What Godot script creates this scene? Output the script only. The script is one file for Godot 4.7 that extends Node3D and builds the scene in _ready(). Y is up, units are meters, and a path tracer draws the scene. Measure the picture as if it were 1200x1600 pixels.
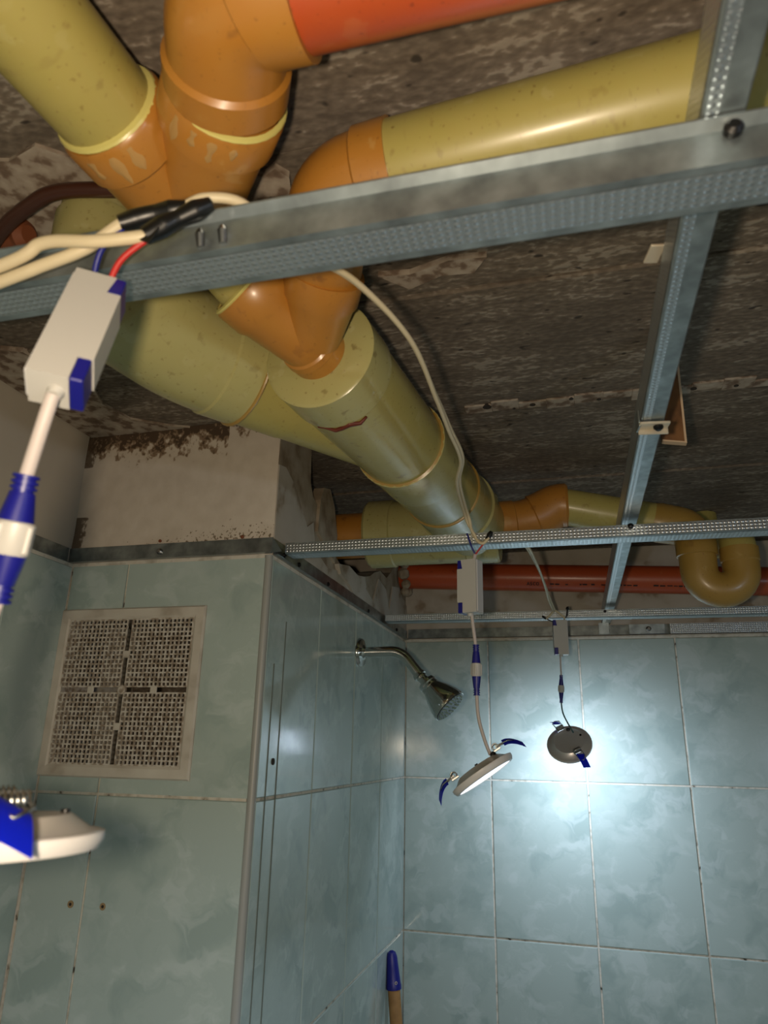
extends Node3D
# Bathroom ceiling under repair: exposed drain pipes, furring channels, three dangling LED downlights.

var M := {}
var used := {}
var rng := RandomNumberGenerator.new()

const CEIL := 2.14
const TILE_TOP := 1.936
const ROOM_L := -0.69
const ROOM_R := 0.95
const ROOM_B := -1.64
const ROOM_F := 0.80
const SHAFT_X := -0.377
const SHAFT_Z := -0.835

# ------------------------------------------------------------------ naming helpers
func numbered(called: String) -> String:
	if not used.has(called):
		used[called] = 0
		return called
	used[called] += 1
	return "%s_%03d" % [called, used[called]]

func tag(o: Node3D, label: String, category := "", group := "", kind := "") -> void:
	if label: o.set_meta("label", label)
	if category: o.set_meta("category", category)
	if group: o.set_meta("group", group)
	if kind: o.set_meta("kind", kind)

func thing(called: String, base: Vector3, label: String, category: String, group := "") -> Node3D:
	var o := Node3D.new()
	o.name = numbered(called)
	add_child(o)
	o.position = base
	tag(o, label, category, group)
	return o

func struct(called: String, label: String, category: String) -> Node3D:
	var o := Node3D.new()
	o.name = numbered(called)
	add_child(o)
	tag(o, label, category, "", "structure")
	return o

# part: mesh given in world coordinates, kept at its world place under a moved parent
func part(parent: Node3D, called: String, mesh: Mesh, mat: Material, label := "") -> MeshInstance3D:
	var o := MeshInstance3D.new()
	o.name = called
	o.mesh = mesh
	o.material_override = mat
	o.cast_shadow = GeometryInstance3D.SHADOW_CASTING_SETTING_ON
	parent.add_child(o, true)
	o.position = -off(parent)
	if label: o.set_meta("label", label)
	return o

func off(n: Node) -> Vector3:
	var v := Vector3.ZERO
	while n != self:
		v += n.position
		n = n.get_parent()
	return v

# part placed by its own transform (shared meshes); xf is in world coordinates
func placed(parent: Node3D, called: String, mesh: Mesh, mat: Material, xf: Transform3D) -> MeshInstance3D:
	var o := part(parent, called, mesh, mat)
	xf.origin -= off(parent)
	o.transform = xf
	return o

# ------------------------------------------------------------------ mesh helpers
func st() -> SurfaceTool:
	var s := SurfaceTool.new()
	s.begin(Mesh.PRIMITIVE_TRIANGLES)
	return s

func done(s: SurfaceTool) -> ArrayMesh:
	s.generate_normals()
	return s.commit()

func vtx(s: SurfaceTool, p: Vector3, uv: Vector2, g: int) -> void:
	s.set_smooth_group(g)
	s.set_uv(uv)
	s.add_vertex(p)

func tri(s: SurfaceTool, a: Vector3, b: Vector3, c: Vector3, out: Vector3, g := -1, ua := Vector2.ZERO, ub := Vector2.ZERO, uc := Vector2.ZERO) -> void:
	if (a - c).cross(a - b).dot(out) < 0.0:
		var t := b; b = c; c = t
		var u := ub; ub = uc; uc = u
	vtx(s, a, ua, g); vtx(s, b, ub, g); vtx(s, c, uc, g)

func quad(s: SurfaceTool, a: Vector3, b: Vector3, c: Vector3, d: Vector3, out: Vector3, g := -1, ua := Vector2.ZERO, ub := Vector2.ZERO, uc := Vector2.ZERO, ud := Vector2.ZERO) -> void:
	tri(s, a, b, c, out, g, ua, ub, uc)
	tri(s, a, c, d, out, g, ua, uc, ud)

# box with chamfered edges, given by centre, half size, basis
func bbox(s: SurfaceTool, c: Vector3, h: Vector3, bev := 0.0, b := Basis.IDENTITY) -> void:
	bev = minf(bev, minf(h.x, minf(h.y, h.z)) * 0.9)
	var ax := [b.x, b.y, b.z]
	var hh := [h.x, h.y, h.z]
	for i in 3:
		var j := (i + 1) % 3
		var k := (i + 2) % 3
		for sg in [-1.0, 1.0]:
			var n: Vector3 = ax[i] * sg
			var o: Vector3 = c + n * hh[i]
			var u: Vector3 = ax[j] * (hh[j] - bev)
			var v: Vector3 = ax[k] * (hh[k] - bev)
			var ul: float = (hh[j] - bev) * 2.0
			var vl: float = (hh[k] - bev) * 2.0
			quad(s, o - u - v, o + u - v, o + u + v, o - u + v, n, -1, Vector2(0, 0), Vector2(ul, 0), Vector2(ul, vl), Vector2(0, vl))
			if bev > 0.0:
				for sj in [-1.0, 1.0]:
					var m: Vector3 = ax[j] * sj
					var p1: Vector3 = c + n * hh[i] + m * (hh[j] - bev)
					var p2: Vector3 = c + n * (hh[i] - bev) + m * hh[j]
					quad(s, p1 - v, p1 + v, p2 + v, p2 - v, n + m)
	if bev > 0.0:
		for sx in [-1.0, 1.0]:
			for sy in [-1.0, 1.0]:
				for sz in [-1.0, 1.0]:
					var X: Vector3 = b.x * sx
					var Y: Vector3 = b.y * sy
					var Z: Vector3 = b.z * sz
					tri(s, c + X * h.x + Y * (h.y - bev) + Z * (h.z - bev), c + X * (h.x - bev) + Y * h.y + Z * (h.z - bev), c + X * (h.x - bev) + Y * (h.y - bev) + Z * h.z, X + Y + Z)

func box_mesh(c: Vector3, h: Vector3, bev := 0.0, b := Basis.IDENTITY) -> ArrayMesh:
	var s := st()
	bbox(s, c, h, bev, b)
	return done(s)

# box between two corners
func box2(lo: Vector3, hi: Vector3, bev := 0.0) -> ArrayMesh:
	return box_mesh((lo + hi) / 2.0, (hi - lo) / 2.0, bev)

# path with rounded corners
func fillet(pts: Array, r: float, n := 8) -> Array:
	var o := [pts[0]]
	for i in range(1, pts.size() - 1):
		var a: Vector3 = (pts[i - 1] - pts[i])
		var b: Vector3 = (pts[i + 1] - pts[i])
		var d := minf(r, minf(a.length(), b.length()) * 0.49)
		var p: Vector3 = pts[i] + a.normalized() * d
		var q: Vector3 = pts[i] + b.normalized() * d
		for k in n + 1:
			var t := float(k) / n
			o.append(p.lerp(pts[i], t).lerp(pts[i].lerp(q, t), t))
	o.append(pts[-1])
	return o

# smooth curve through points
func spline(pts: Array, per := 8) -> Array:
	var o := []
	for i in pts.size() - 1:
		var p0: Vector3 = pts[maxi(i - 1, 0)]
		var p3: Vector3 = pts[mini(i + 2, pts.size() - 1)]
		for k in per:
			o.append(pts[i].cubic_interpolate(pts[i + 1], p0, p3, float(k) / per))
	o.append(pts[-1])
	return o

# tube along a path; prof = [Vector2(arc length, radius), ...], steps by repeating a length
func sweep(s: SurfaceTool, pts: Array, prof: Array, seg := 28, cap0 := true, cap1 := true, flat := 1.0, spin := 0.0) -> void:
	var at := [0.0]
	for i in range(1, pts.size()):
		at.append(at[-1] + (pts[i] - pts[i - 1]).length())
	var total: float = at[-1]
	var stations := []
	if prof.size() == 1:
		prof = [Vector2(0, prof[0].y), Vector2(total, prof[0].y)]
	for i in prof.size():
		stations.append(prof[i])
		if i < prof.size() - 1:
			var a: Vector2 = prof[i]
			var b: Vector2 = prof[i + 1]
			for L in at:
				if L > a.x + 1e-5 and L < b.x - 1e-5:
					stations.append(Vector2(L, lerpf(a.y, b.y, (L - a.x) / (b.x - a.x))))
	var N := Vector3.ZERO
	var rings := []
	for q in stations:
		var i := 0
		while i < at.size() - 2 and at[i + 1] < q.x - 1e-6:
			i += 1
		var d: Vector3 = pts[i + 1] - pts[i]
		var f: float = (q.x - at[i]) / maxf(d.length(), 1e-6)
		var P: Vector3 = pts[i] + d * f
		var T := d.normalized()
		# smooth tangent at path points
		if f < 0.001 and i > 0:
			T = (T + (pts[i] - pts[i - 1]).normalized()).normalized()
		elif f > 0.999 and i < pts.size() - 2:
			T = (T + (pts[i + 2] - pts[i + 1]).normalized()).normalized()
		if N == Vector3.ZERO:
			N = T.cross(Vector3.UP if absf(T.y) < 0.9 else Vector3.RIGHT).normalized().rotated(T, spin)
		else:
			N = (N - T * N.dot(T)).normalized()
		rings.append([P, T, N, T.cross(N), q])
	var g := 1
	for i in rings.size() - 1:
		var A: Array = rings[i]
		var B: Array = rings[i + 1]
		if i > 0:
			var d0: Vector2 = (rings[i][4] - rings[i - 1][4])
			var d1: Vector2 = (B[4] - A[4])
			if d0.length() > 1e-6 and d1.length() > 1e-6 and absf(d0.angle_to(d1)) > 0.6:
				g += 1
		for k in seg:
			var a0 := TAU * k / seg
			var a1 := TAU * (k + 1) / seg
			var r0: Vector3 = A[2] * cos(a0) + A[3] * sin(a0) * flat
			var r1: Vector3 = A[2] * cos(a1) + A[3] * sin(a1) * flat
			var w0: Vector3 = B[2] * cos(a0) + B[3] * sin(a0) * flat
			var w1: Vector3 = B[2] * cos(a1) + B[3] * sin(a1) * flat
			var out: Vector3 = r0 + r1
			if absf(B[4].x - A[4].x) < 1e-6:
				out = A[1] * signf(A[4].y - B[4].y)
			quad(s, A[0] + r0 * A[4].y, A[0] + r1 * A[4].y, B[0] + w1 * B[4].y, B[0] + w0 * B[4].y, out, g,
				Vector2(float(k) / seg, A[4].x), Vector2(float(k + 1) / seg, A[4].x), Vector2(float(k + 1) / seg, B[4].x), Vector2(float(k) / seg, B[4].x))
	for e in 2:
		if (e == 0 and not cap0) or (e == 1 and not cap1): continue
		var A: Array = rings[0] if e == 0 else rings[-1]
		var out: Vector3 = -A[1] if e == 0 else A[1]
		for k in seg:
			var a0 := TAU * k / seg
			var a1 := TAU * (k + 1) / seg
			tri(s, A[0], A[0] + (A[2] * cos(a0) + A[3] * sin(a0) * flat) * A[4].y, A[0] + (A[2] * cos(a1) + A[3] * sin(a1) * flat) * A[4].y, out)

func tube(pts: Array, r: float, seg := 20) -> ArrayMesh:
	var s := st()
	sweep(s, pts, [Vector2(0, r)], seg)
	return done(s)

func ptube(pts: Array, prof: Array, seg := 28, cap0 := true, cap1 := true) -> ArrayMesh:
	var s := st()
	sweep(s, pts, prof, seg, cap0, cap1)
	return done(s)

func plen(pts: Array) -> float:
	var L := 0.0
	for i in range(1, pts.size()):
		L += (pts[i] - pts[i - 1]).length()
	return L

# straight extrusion of a closed outline given as (side, up) offsets from a to b
func extrude(a: Vector3, b: Vector3, outline: Array, side: Vector3, up := Vector3.UP, caps := true) -> ArrayMesh:
	var s := st()
	var L := (b - a).length()
	var n := outline.size()
	var area := 0.0
	for i in n:
		area += outline[i].cross(outline[(i + 1) % n])
	var v := 0.0
	for i in n:
		var p: Vector2 = outline[i]
		var q: Vector2 = outline[(i + 1) % n]
		var e := (q - p)
		var nn := Vector2(e.y, -e.x) * signf(area)
		var P: Vector3 = side * p.x + up * p.y
		var Q: Vector3 = side * q.x + up * q.y
		quad(s, a + P, b + P, b + Q, a + Q, side * nn.x + up * nn.y, -1, Vector2(0, v), Vector2(L, v), Vector2(L, v + e.length()), Vector2(0, v + e.length()))
		v += e.length()
	if caps:
		var idx := Geometry2D.triangulate_polygon(PackedVector2Array(outline))
		for i in range(0, idx.size(), 3):
			var w := []
			for k in 3:
				var p: Vector2 = outline[idx[i + k]]
				w.append(side * p.x + up * p.y)
			tri(s, a + w[0], a + w[1], a + w[2], a - b)
			tri(s, b + w[0], b + w[1], b + w[2], b - a)
	return done(s)

# ------------------------------------------------------------------ textures and materials
func noise(seed_: int, freq: float, oct := 4, type := FastNoiseLite.TYPE_SIMPLEX_SMOOTH) -> FastNoiseLite:
	var n := FastNoiseLite.new()
	n.seed = seed_
	n.frequency = freq
	n.noise_type = type
	n.fractal_octaves = oct
	return n

func tex(img: Image) -> ImageTexture:
	return ImageTexture.create_from_image(img)

# blends the far margins over the near ones so that the picture repeats without a seam
func seamless(img: Image) -> ImageTexture:
	var W := img.get_width()
	var m := W / 6
	var n := W - m
	for y in W:
		for x in m:
			img.set_pixel(x, y, img.get_pixel(n + x, y).lerp(img.get_pixel(x, y), float(x) / m))
	for y in m:
		for x in n:
			img.set_pixel(x, y, img.get_pixel(x, n + y).lerp(img.get_pixel(x, y), float(y) / m))
	return tex(img.get_region(Rect2i(0, 0, n, n)))

# seamless grey noise with a colour ramp
func ramp_tex(size: int, seed_: int, freq: float, offs: Array, cols: Array, oct := 4) -> NoiseTexture2D:
	var t := NoiseTexture2D.new()
	t.width = size
	t.height = size
	t.seamless = true
	t.noise = noise(seed_, freq, oct)
	var g := Gradient.new()
	g.offsets = PackedFloat32Array(offs)
	g.colors = PackedColorArray(cols)
	t.color_ramp = g
	return t

func mat(col: Color, rough := 0.5, metal := 0.0) -> StandardMaterial3D:
	var m := StandardMaterial3D.new()
	m.albedo_color = col
	m.roughness = rough
	m.metallic = metal
	return m

func tri_map(m: StandardMaterial3D, t: Texture2D, scale: float) -> StandardMaterial3D:
	m.albedo_texture = t
	m.uv1_triplanar = true
	m.uv1_world_triplanar = true
	m.uv1_scale = Vector3.ONE * scale
	return m

func tile_texture() -> ImageTexture:
	var W := 768
	var img := Image.create(W, W, false, Image.FORMAT_RGB8)
	var a := noise(11, 0.006, 6)
	a.fractal_gain = 0.56
	var b := noise(12, 0.011, 5)
	b.fractal_gain = 0.6
	var w := noise(13, 0.012, 3)
	var base := Color(0.645, 0.70, 0.675)
	var dark := Color(0.585, 0.648, 0.627)
	var pale := Color(0.745, 0.785, 0.77)
	for y in W:
		for x in W:
			var dx := w.get_noise_2d(x, y) * 26.0
			var dy := w.get_noise_2d(x + 900, y) * 26.0
			var v := a.get_noise_2d(x + dx, y + dy)
			var c := base.lerp(dark, clampf(v * 2.4, 0.0, 1.0))
			# feathered pale clouds with one sharper side
			var r := b.get_noise_2d(x * 0.8 + dx, y + dy)
			c = c.lerp(pale, clampf((r - 0.06) * 3.2, 0.0, 1.0) * 0.5)
			var e := clampf(1.0 - absf(r - 0.06) * 22.0, 0.0, 1.0)
			c = c.lerp(pale, e * 0.22 * clampf(0.5 - v * 2.0, 0.0, 1.0))
			img.set_pixel(x, y, c)
	return seamless(img)

func concrete_texture() -> Array:
	var W := 1536
	var img := Image.create(W, W, false, Image.FORMAT_RGB8)
	var hgt := Image.create(W, W, false, Image.FORMAT_RGB8)
	var streak := noise(21, 0.02, 4)
	var blot := noise(22, 0.006, 5)
	var grit := noise(23, 0.09, 3)
	var pits := noise(24, 0.05, 2)
	var dark := Color(0.345, 0.305, 0.26)
	var mid := Color(0.475, 0.43, 0.375)
	var pale := Color(0.66, 0.63, 0.58)
	for py in W:
		for px in W:
			var x := px * 1.39
			var y := py * 1.39
			var s := streak.get_noise_2d(x * 0.35, y * 1.8)
			var b := blot.get_noise_2d(x, y)
			var g := grit.get_noise_2d(x * 0.6, y * 1.3)
			var v := 0.5 + s * 0.5 + b * 0.5 + g * 0.75
			var c := dark.lerp(mid, clampf(v, 0.0, 1.0))
			# chalky scraps of old lime paint
			var l := clampf((b * 0.7 + s * 0.9 + g * 0.9 - 0.38) * 5.0, 0.0, 1.0)
			c = c.lerp(pale, l * 0.42)
			var p := pits.get_noise_2d(x * 0.5, y)
			var pit := clampf((p - 0.62) * 9.0, 0.0, 1.0)
			c = c.lerp(Color(0.16, 0.135, 0.11), pit * 0.8)
			img.set_pixel(px, py, c)
			var h := clampf(0.5 + g * 0.4 + s * 0.3 - pit * 0.5 + l * 0.15, 0.0, 1.0)
			hgt.set_pixel(px, py, Color(h, h, h))
	return [tex(img), tex(hgt)]

# painted plaster of the shaft front: brown damp and broken paint along the slab, chips low down (u 0..1 across, v 0..1 from bottom)
func shaft_plaster_texture() -> ImageTexture:
	var W := 640
	var H := 360
	var img := Image.create(W, H, false, Image.FORMAT_RGB8)
	var a := noise(31, 0.018, 5)
	var b := noise(32, 0.05, 4)
	var c2 := noise(33, 0.10, 3)
	var paint := Color(0.79, 0.745, 0.685)
	var damp := Color(0.46, 0.37, 0.28)
	var bare := Color(0.30, 0.235, 0.17)
	for y in H:
		for x in W:
			var v := 1.0 - float(y) / H
			var u := float(x) / W
			var n := a.get_noise_2d(x, y)
			var m := b.get_noise_2d(x, y)
			var f := c2.get_noise_2d(x, y)
			var c := paint.lerp(Color(0.74, 0.69, 0.625), clampf(0.5 + n, 0.0, 1.0) * 0.6)
			# stained fringe along the slab and down the inner corner
			var edge := v + n * 0.16 + m * 0.10 - (0.80 if u < 0.75 else 0.93)
			c = c.lerp(damp, clampf(edge * 16.0, 0.0, 0.85))
			c = c.lerp(bare, clampf((edge - 0.075 + f * 0.03) * 26.0, 0.0, 1.0))
			var corner := 0.055 - u + m * 0.03 + n * 0.02
			if v < 0.34 or v > 0.72:
				c = c.lerp(bare, clampf(corner * 40.0, 0.0, 0.75))
			# row of chips above the metal angle
			var chip := m * 0.55 + f * 0.6 - absf(v - 0.10 - (u - 0.6) * 0.12) * 4.0 - absf(u - 0.78) * 0.55
			c = c.lerp(Color(0.40, 0.34, 0.26), clampf((chip - 0.10) * 12.0, 0.0, 0.85))
			img.set_pixel(x, y, c)
	return tex(img)

func speckle_metal() -> ImageTexture:
	var W := 512
	var img := Image.create(W, W, false, Image.FORMAT_RGB8)
	var a := noise(41, 0.03, 3, FastNoiseLite.TYPE_CELLULAR)
	var b := noise(42, 0.012, 4)
	for y in W:
		for x in W:
			var v := 0.78 + a.get_noise_2d(x, y) * 0.10 + b.get_noise_2d(x, y) * 0.16
			img.set_pixel(x, y, Color(v * 0.97, v, v * 1.01))
	return seamless(img)

# raised dimples, one cell
func knurl_texture() -> ImageTexture:
	var W := 64
	var img := Image.create(W, W, false, Image.FORMAT_RGB8)
	for y in W:
		for x in W:
			var d := Vector2(x - 31.5, (y - 31.5)).length() / 26.0
			var h := clampf(1.0 - d * d, 0.0, 1.0)
			h = h * h * (3.0 - 2.0 * h)
			img.set_pixel(x, y, Color(h, h, h))
	return tex(img)

func pipe_texture(seed_: int, base: Color, pale: Color, grime: Color) -> ImageTexture:
	var W := 512
	var img := Image.create(W, W, false, Image.FORMAT_RGB8)
	var a := noise(seed_, 0.012, 3)
	var b := noise(seed_ + 1, 0.03, 4)
	var f := noise(seed_ + 2, 0.12, 2)
	for y in W:
		for x in W:
			var n := a.get_noise_2d(x, y)
			var m := b.get_noise_2d(x, y)
			var c := base.lerp(pale, clampf(0.3 + n * 0.6, 0.0, 1.0) * 0.22)
			c = c.lerp(pale, clampf((n * 0.8 + m * 0.5 - 0.46) * 14.0, 0.0, 1.0) * 0.55)
			c = c.lerp(grime, clampf((-n * 0.5 + m * 0.8 - 0.50) * 8.0, 0.0, 1.0) * 0.55)
			c = c.lerp(grime, clampf((f.get_noise_2d(x, y) - 0.62) * 9.0, 0.0, 1.0) * 0.7)
			img.set_pixel(x, y, c)
	return seamless(img)

func pipe_mat(seed_: int, base: Color, pale: Color, grime: Color, rough := 0.40) -> StandardMaterial3D:
	var m := mat(Color.WHITE, rough)
	tri_map(m, pipe_texture(seed_, base, pale, grime), 3.1)
	m.clearcoat_enabled = true
	m.clearcoat = 0.3
	m.clearcoat_roughness = 0.22
	return m

func materials() -> void:
	var t := tile_texture()
	M.tile = mat(Color.WHITE, 0.12)
	M.tile.albedo_texture = t
	M.grout = tri_map(mat(Color.WHITE, 0.85), ramp_tex(512, 51, 0.03, [0.0, 0.13, 0.20, 0.50, 1.0], [Color(0.18, 0.16, 0.13), Color(0.30, 0.27, 0.23), Color(0.66, 0.63, 0.57), Color(0.80, 0.78, 0.73), Color(0.74, 0.69, 0.60)], 5), 2.3)
	var cc := concrete_texture()
	M.concrete = tri_map(mat(Color.WHITE, 0.92), cc[0], 0.6)
	M.concrete.uv1_offset = Vector3(0.5, 0.0, 0.992)
	M.concrete.heightmap_enabled = true
	M.concrete.heightmap_texture = cc[1]
	M.concrete.heightmap_scale = 0.10
	M.mortar = tri_map(mat(Color.WHITE, 0.92), ramp_tex(512, 65, 0.03, [0.0, 0.35, 0.5, 1.0], [Color(0.34, 0.28, 0.22), Color(0.45, 0.38, 0.32), Color(0.60, 0.55, 0.49), Color(0.70, 0.66, 0.60)], 5), 2.5)
	M.shaft_plaster = mat(Color.WHITE, 0.8)
	M.shaft_plaster.albedo_texture = shaft_plaster_texture()
	M.shaft_plaster.texture_repeat = false
	var pl := ramp_tex(512, 61, 0.012, [0.0, 0.20, 0.28, 0.45, 1.0], [Color(0.50, 0.44, 0.36), Color(0.55, 0.49, 0.41), Color(0.66, 0.62, 0.56), Color(0.70, 0.665, 0.61), Color(0.74, 0.71, 0.665)], 5)
	M.plaster = tri_map(mat(Color.WHITE, 0.85), pl, 1.3)
	M.paint = tri_map(mat(Color.WHITE, 0.8), ramp_tex(256, 64, 0.012, [0.0, 1.0], [Color(0.68, 0.64, 0.58), Color(0.73, 0.69, 0.63)]), 1.1)
	M.raw_plaster = tri_map(mat(Color.WHITE, 0.9), ramp_tex(512, 62, 0.02, [0.0, 0.30, 0.5, 1.0], [Color(0.44, 0.37, 0.28), Color(0.52, 0.455, 0.37), Color(0.60, 0.55, 0.47), Color(0.68, 0.635, 0.565)], 5), 1.6)
	M.floor = tri_map(mat(Color.WHITE, 0.35), ramp_tex(512, 63, 0.02, [0.0, 1.0], [Color(0.60, 0.62, 0.60), Color(0.72, 0.73, 0.70)]), 1.0)
	var sp := speckle_metal()
	M.zinc = tri_map(mat(Color(0.88, 0.91, 0.92), 0.38, 0.85), sp, 6.0)
	M.zinc_angle = tri_map(mat(Color(0.80, 0.82, 0.82), 0.30, 0.9), sp, 6.0)
	M.knurl = mat(Color(0.76, 0.79, 0.81), 0.32, 0.9)
	M.knurl.heightmap_enabled = true
	M.knurl.heightmap_texture = knurl_texture()
	M.knurl.heightmap_scale = 0.04
	M.knurl.uv1_scale = Vector3(1.0 / 0.0046, 1.0 / 0.0040, 1.0)
	M.yellow = pipe_mat(71, Color(0.65, 0.60, 0.325), Color(0.71, 0.67, 0.45), Color(0.45, 0.36, 0.18))
	M.olive = pipe_mat(74, Color(0.65, 0.62, 0.40), Color(0.71, 0.685, 0.51), Color(0.42, 0.35, 0.20), 0.27)
	M.drain = pipe_mat(86, Color(0.64, 0.595, 0.335), Color(0.71, 0.67, 0.46), Color(0.42, 0.34, 0.18), 0.27)
	M.orange = pipe_mat(77, Color(0.67, 0.45, 0.165), Color(0.74, 0.60, 0.37), Color(0.48, 0.31, 0.14))
	M.ochre = pipe_mat(80, Color(0.60, 0.475, 0.215), Color(0.69, 0.58, 0.34), Color(0.44, 0.32, 0.14))
	M.red = pipe_mat(83, Color(0.69, 0.29, 0.13), Color(0.72, 0.40, 0.24), Color(0.46, 0.19, 0.10))
	M.glue_smear = mat(Color(0.70, 0.55, 0.33), 0.35)
	M.glue = mat(Color(0.80, 0.76, 0.45), 0.3)
	M.rust_glue = mat(Color(0.36, 0.13, 0.05), 0.5)
	M.white = mat(Color(0.68, 0.675, 0.655), 0.42)
	M.grey_white = mat(Color(0.72, 0.72, 0.72), 0.45)
	M.blue = mat(Color(0.06, 0.065, 0.44), 0.38)
	M.blue_film = mat(Color(0.06, 0.13, 0.72), 0.3)
	M.blue_film.backlight_enabled = true
	M.blue_film.backlight = Color(0.10, 0.25, 0.9)
	M.cream = mat(Color(0.74, 0.69, 0.57), 0.45)
	M.cord = mat(Color(0.70, 0.665, 0.65), 0.5)
	M.tape = mat(Color(0.025, 0.025, 0.027), 0.38)
	M.wire_red = mat(Color(0.66, 0.13, 0.11), 0.45)
	M.wire_blue = mat(Color(0.05, 0.08, 0.42), 0.45)
	M.wire_green = mat(Color(0.12, 0.30, 0.31), 0.45)
	M.chrome = mat(Color(0.80, 0.80, 0.78), 0.10, 1.0)
	M.lamp_back = mat(Color(0.84, 0.83, 0.82), 0.30, 0.55)
	M.lamp_rim = mat(Color(0.80, 0.79, 0.78), 0.4)
	M.spring = mat(Color(0.75, 0.75, 0.74), 0.25, 1.0)
	M.nozzle = mat(Color(0.22, 0.25, 0.24), 0.45)
	M.nozzle_bead = mat(Color(0.50, 0.60, 0.52), 0.3)
	M.glow = mat(Color(0.95, 0.95, 0.95), 0.4)
	M.glow.emission_enabled = true
	M.glow.emission = Color(0.93, 0.96, 1.0)
	M.glow.emission_energy_multiplier = 1.5
	M.vent = tri_map(mat(Color.WHITE, 0.5), ramp_tex(256, 91, 0.02, [0.0, 0.4, 1.0], [Color(0.60, 0.56, 0.50), Color(0.73, 0.70, 0.65), Color(0.78, 0.76, 0.71)]), 3.0)
	M.vent_dust = tri_map(mat(Color.WHITE, 0.8), ramp_tex(256, 92, 0.06, [0.0, 0.42, 0.55, 1.0], [Color(0.46, 0.40, 0.33), Color(0.60, 0.55, 0.49), Color(0.72, 0.69, 0.64), Color(0.77, 0.75, 0.71)]), 6.0)
	M.dark = mat(Color(0.17, 0.14, 0.11), 0.95)  # painted shade for the small holes and the wall crack
	M.screw = mat(Color(0.035, 0.03, 0.03), 0.45, 0.3)
	M.bolt = mat(Color(0.6, 0.6, 0.6), 0.3, 1.0)
	M.caulk = mat(Color(0.36, 0.39, 0.36), 0.6)
	M.corner = mat(Color(0.58, 0.585, 0.565), 0.4)
	M.ply = tri_map(mat(Color.WHITE, 0.6), ramp_tex(256, 93, 0.02, [0.0, 0.5, 1.0], [Color(0.30, 0.19, 0.09), Color(0.42, 0.28, 0.14), Color(0.47, 0.32, 0.17)]), 7.0)
	M.ply_edge = mat(Color(0.74, 0.64, 0.52), 0.8)
	M.clip = mat(Color(0.80, 0.76, 0.68), 0.4, 0.5)
	M.wood = tri_map(mat(Color.WHITE, 0.5), ramp_tex(256, 94, 0.03, [0.0, 0.5, 1.0], [Color(0.50, 0.36, 0.20), Color(0.62, 0.46, 0.27), Color(0.68, 0.52, 0.32)]), 4.0)
	M.hose = mat(Color(0.24, 0.12, 0.07), 0.35)
	M.plug = mat(Color(0.56, 0.47, 0.33), 0.6)
	M.clay = mat(Color(0.45, 0.24, 0.12), 0.7)
	M.ink = mat(Color(0.05, 0.04, 0.04), 0.6)

# ------------------------------------------------------------------ structure
# tile: unit-free mesh for a wall; frame given by origin o, u axis, v axis (up), n axis (out of wall)
func tile_piece(parent: Node3D, o: Vector3, u: Vector3, n: Vector3, u0: float, u1: float, v0: float, v1: float) -> void:
	var gap := 0.0017
	var hw := (u1 - u0) / 2.0 - gap
	var hh := (v1 - v0) / 2.0 - gap
	if hw < 0.004 or hh < 0.004: return
	var s := st()
	var th := 0.0075 + rng.randf_range(-0.0004, 0.0004)
	var ofs := Vector2(rng.randf(), rng.randf())
	var b := 0.0012
	var ring := [[hw, 0.0], [hw, th - b], [hw - b, th]]
	var P := []
	for k in 3:
		var e: float = hw - ring[k][0]
		var q := []
		for c in [[-1, -1], [1, -1], [1, 1], [-1, 1]]:
			q.append(u * (c[0] * (hw - e)) + Vector3.UP * (c[1] * (hh - e)) + n * ring[k][1])
		P.append(q)
	for k in 2:
		for i in 4:
			var j := (i + 1) % 4
			quad(s, P[k][i], P[k][j], P[k + 1][j], P[k + 1][i], P[k][i] + P[k][j] + n * (0.0 if k == 0 else 0.4))
	var S := 1.9
	quad(s, P[2][0], P[2][1], P[2][2], P[2][3], n, -1, ofs, ofs + Vector2(hw * 2 * S, 0), ofs + Vector2(hw * 2 * S, hh * 2 * S), ofs + Vector2(0, hh * 2 * S))
	var m := done(s)
	var at := o + u * (u0 + u1) / 2.0 + Vector3.UP * ((v0 + v1) / 2.0)
	placed(parent, "tile", m, M.tile, Transform3D(Basis.IDENTITY, at))

# tile of the shaft front cut round the vent opening; outline in (x, y)
func cut_tile(parent: Node3D, ol: Array) -> void:
	var s := st()
	var z0 := SHAFT_Z - 0.007
	var z1 := SHAFT_Z + 0.0005
	var n := ol.size()
	var idx := Geometry2D.triangulate_polygon(PackedVector2Array(ol))
	for i in range(0, idx.size(), 3):
		var a: Vector2 = ol[idx[i]]
		var b: Vector2 = ol[idx[i + 1]]
		var c: Vector2 = ol[idx[i + 2]]
		tri(s, Vector3(a.x, a.y, z1), Vector3(b.x, b.y, z1), Vector3(c.x, c.y, z1), Vector3.BACK, -1, a * 1.9, b * 1.9, c * 1.9)
	for i in n:
		var a: Vector2 = ol[i]
		var b: Vector2 = ol[(i + 1) % n]
		var e := b - a
		quad(s, Vector3(a.x, a.y, z0), Vector3(b.x, b.y, z0), Vector3(b.x, b.y, z1), Vector3(a.x, a.y, z1), Vector3(e.y, -e.x, 0))
	part(parent, "tile", done(s), M.tile)

func tiles(parent: Node3D, o: Vector3, u: Vector3, n: Vector3, us: Array, vs: Array) -> void:
	for i in us.size() - 1:
		for j in vs.size() - 1:
			tile_piece(parent, o, u, n, us[i], us[i + 1], vs[j], vs[j + 1])

func rows() -> Array:
	var v := []
	var y := TILE_TOP
	while y > 0.0:
		v.push_front(y)
		y -= 0.3
	v.push_front(0.0)
	return v

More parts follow.
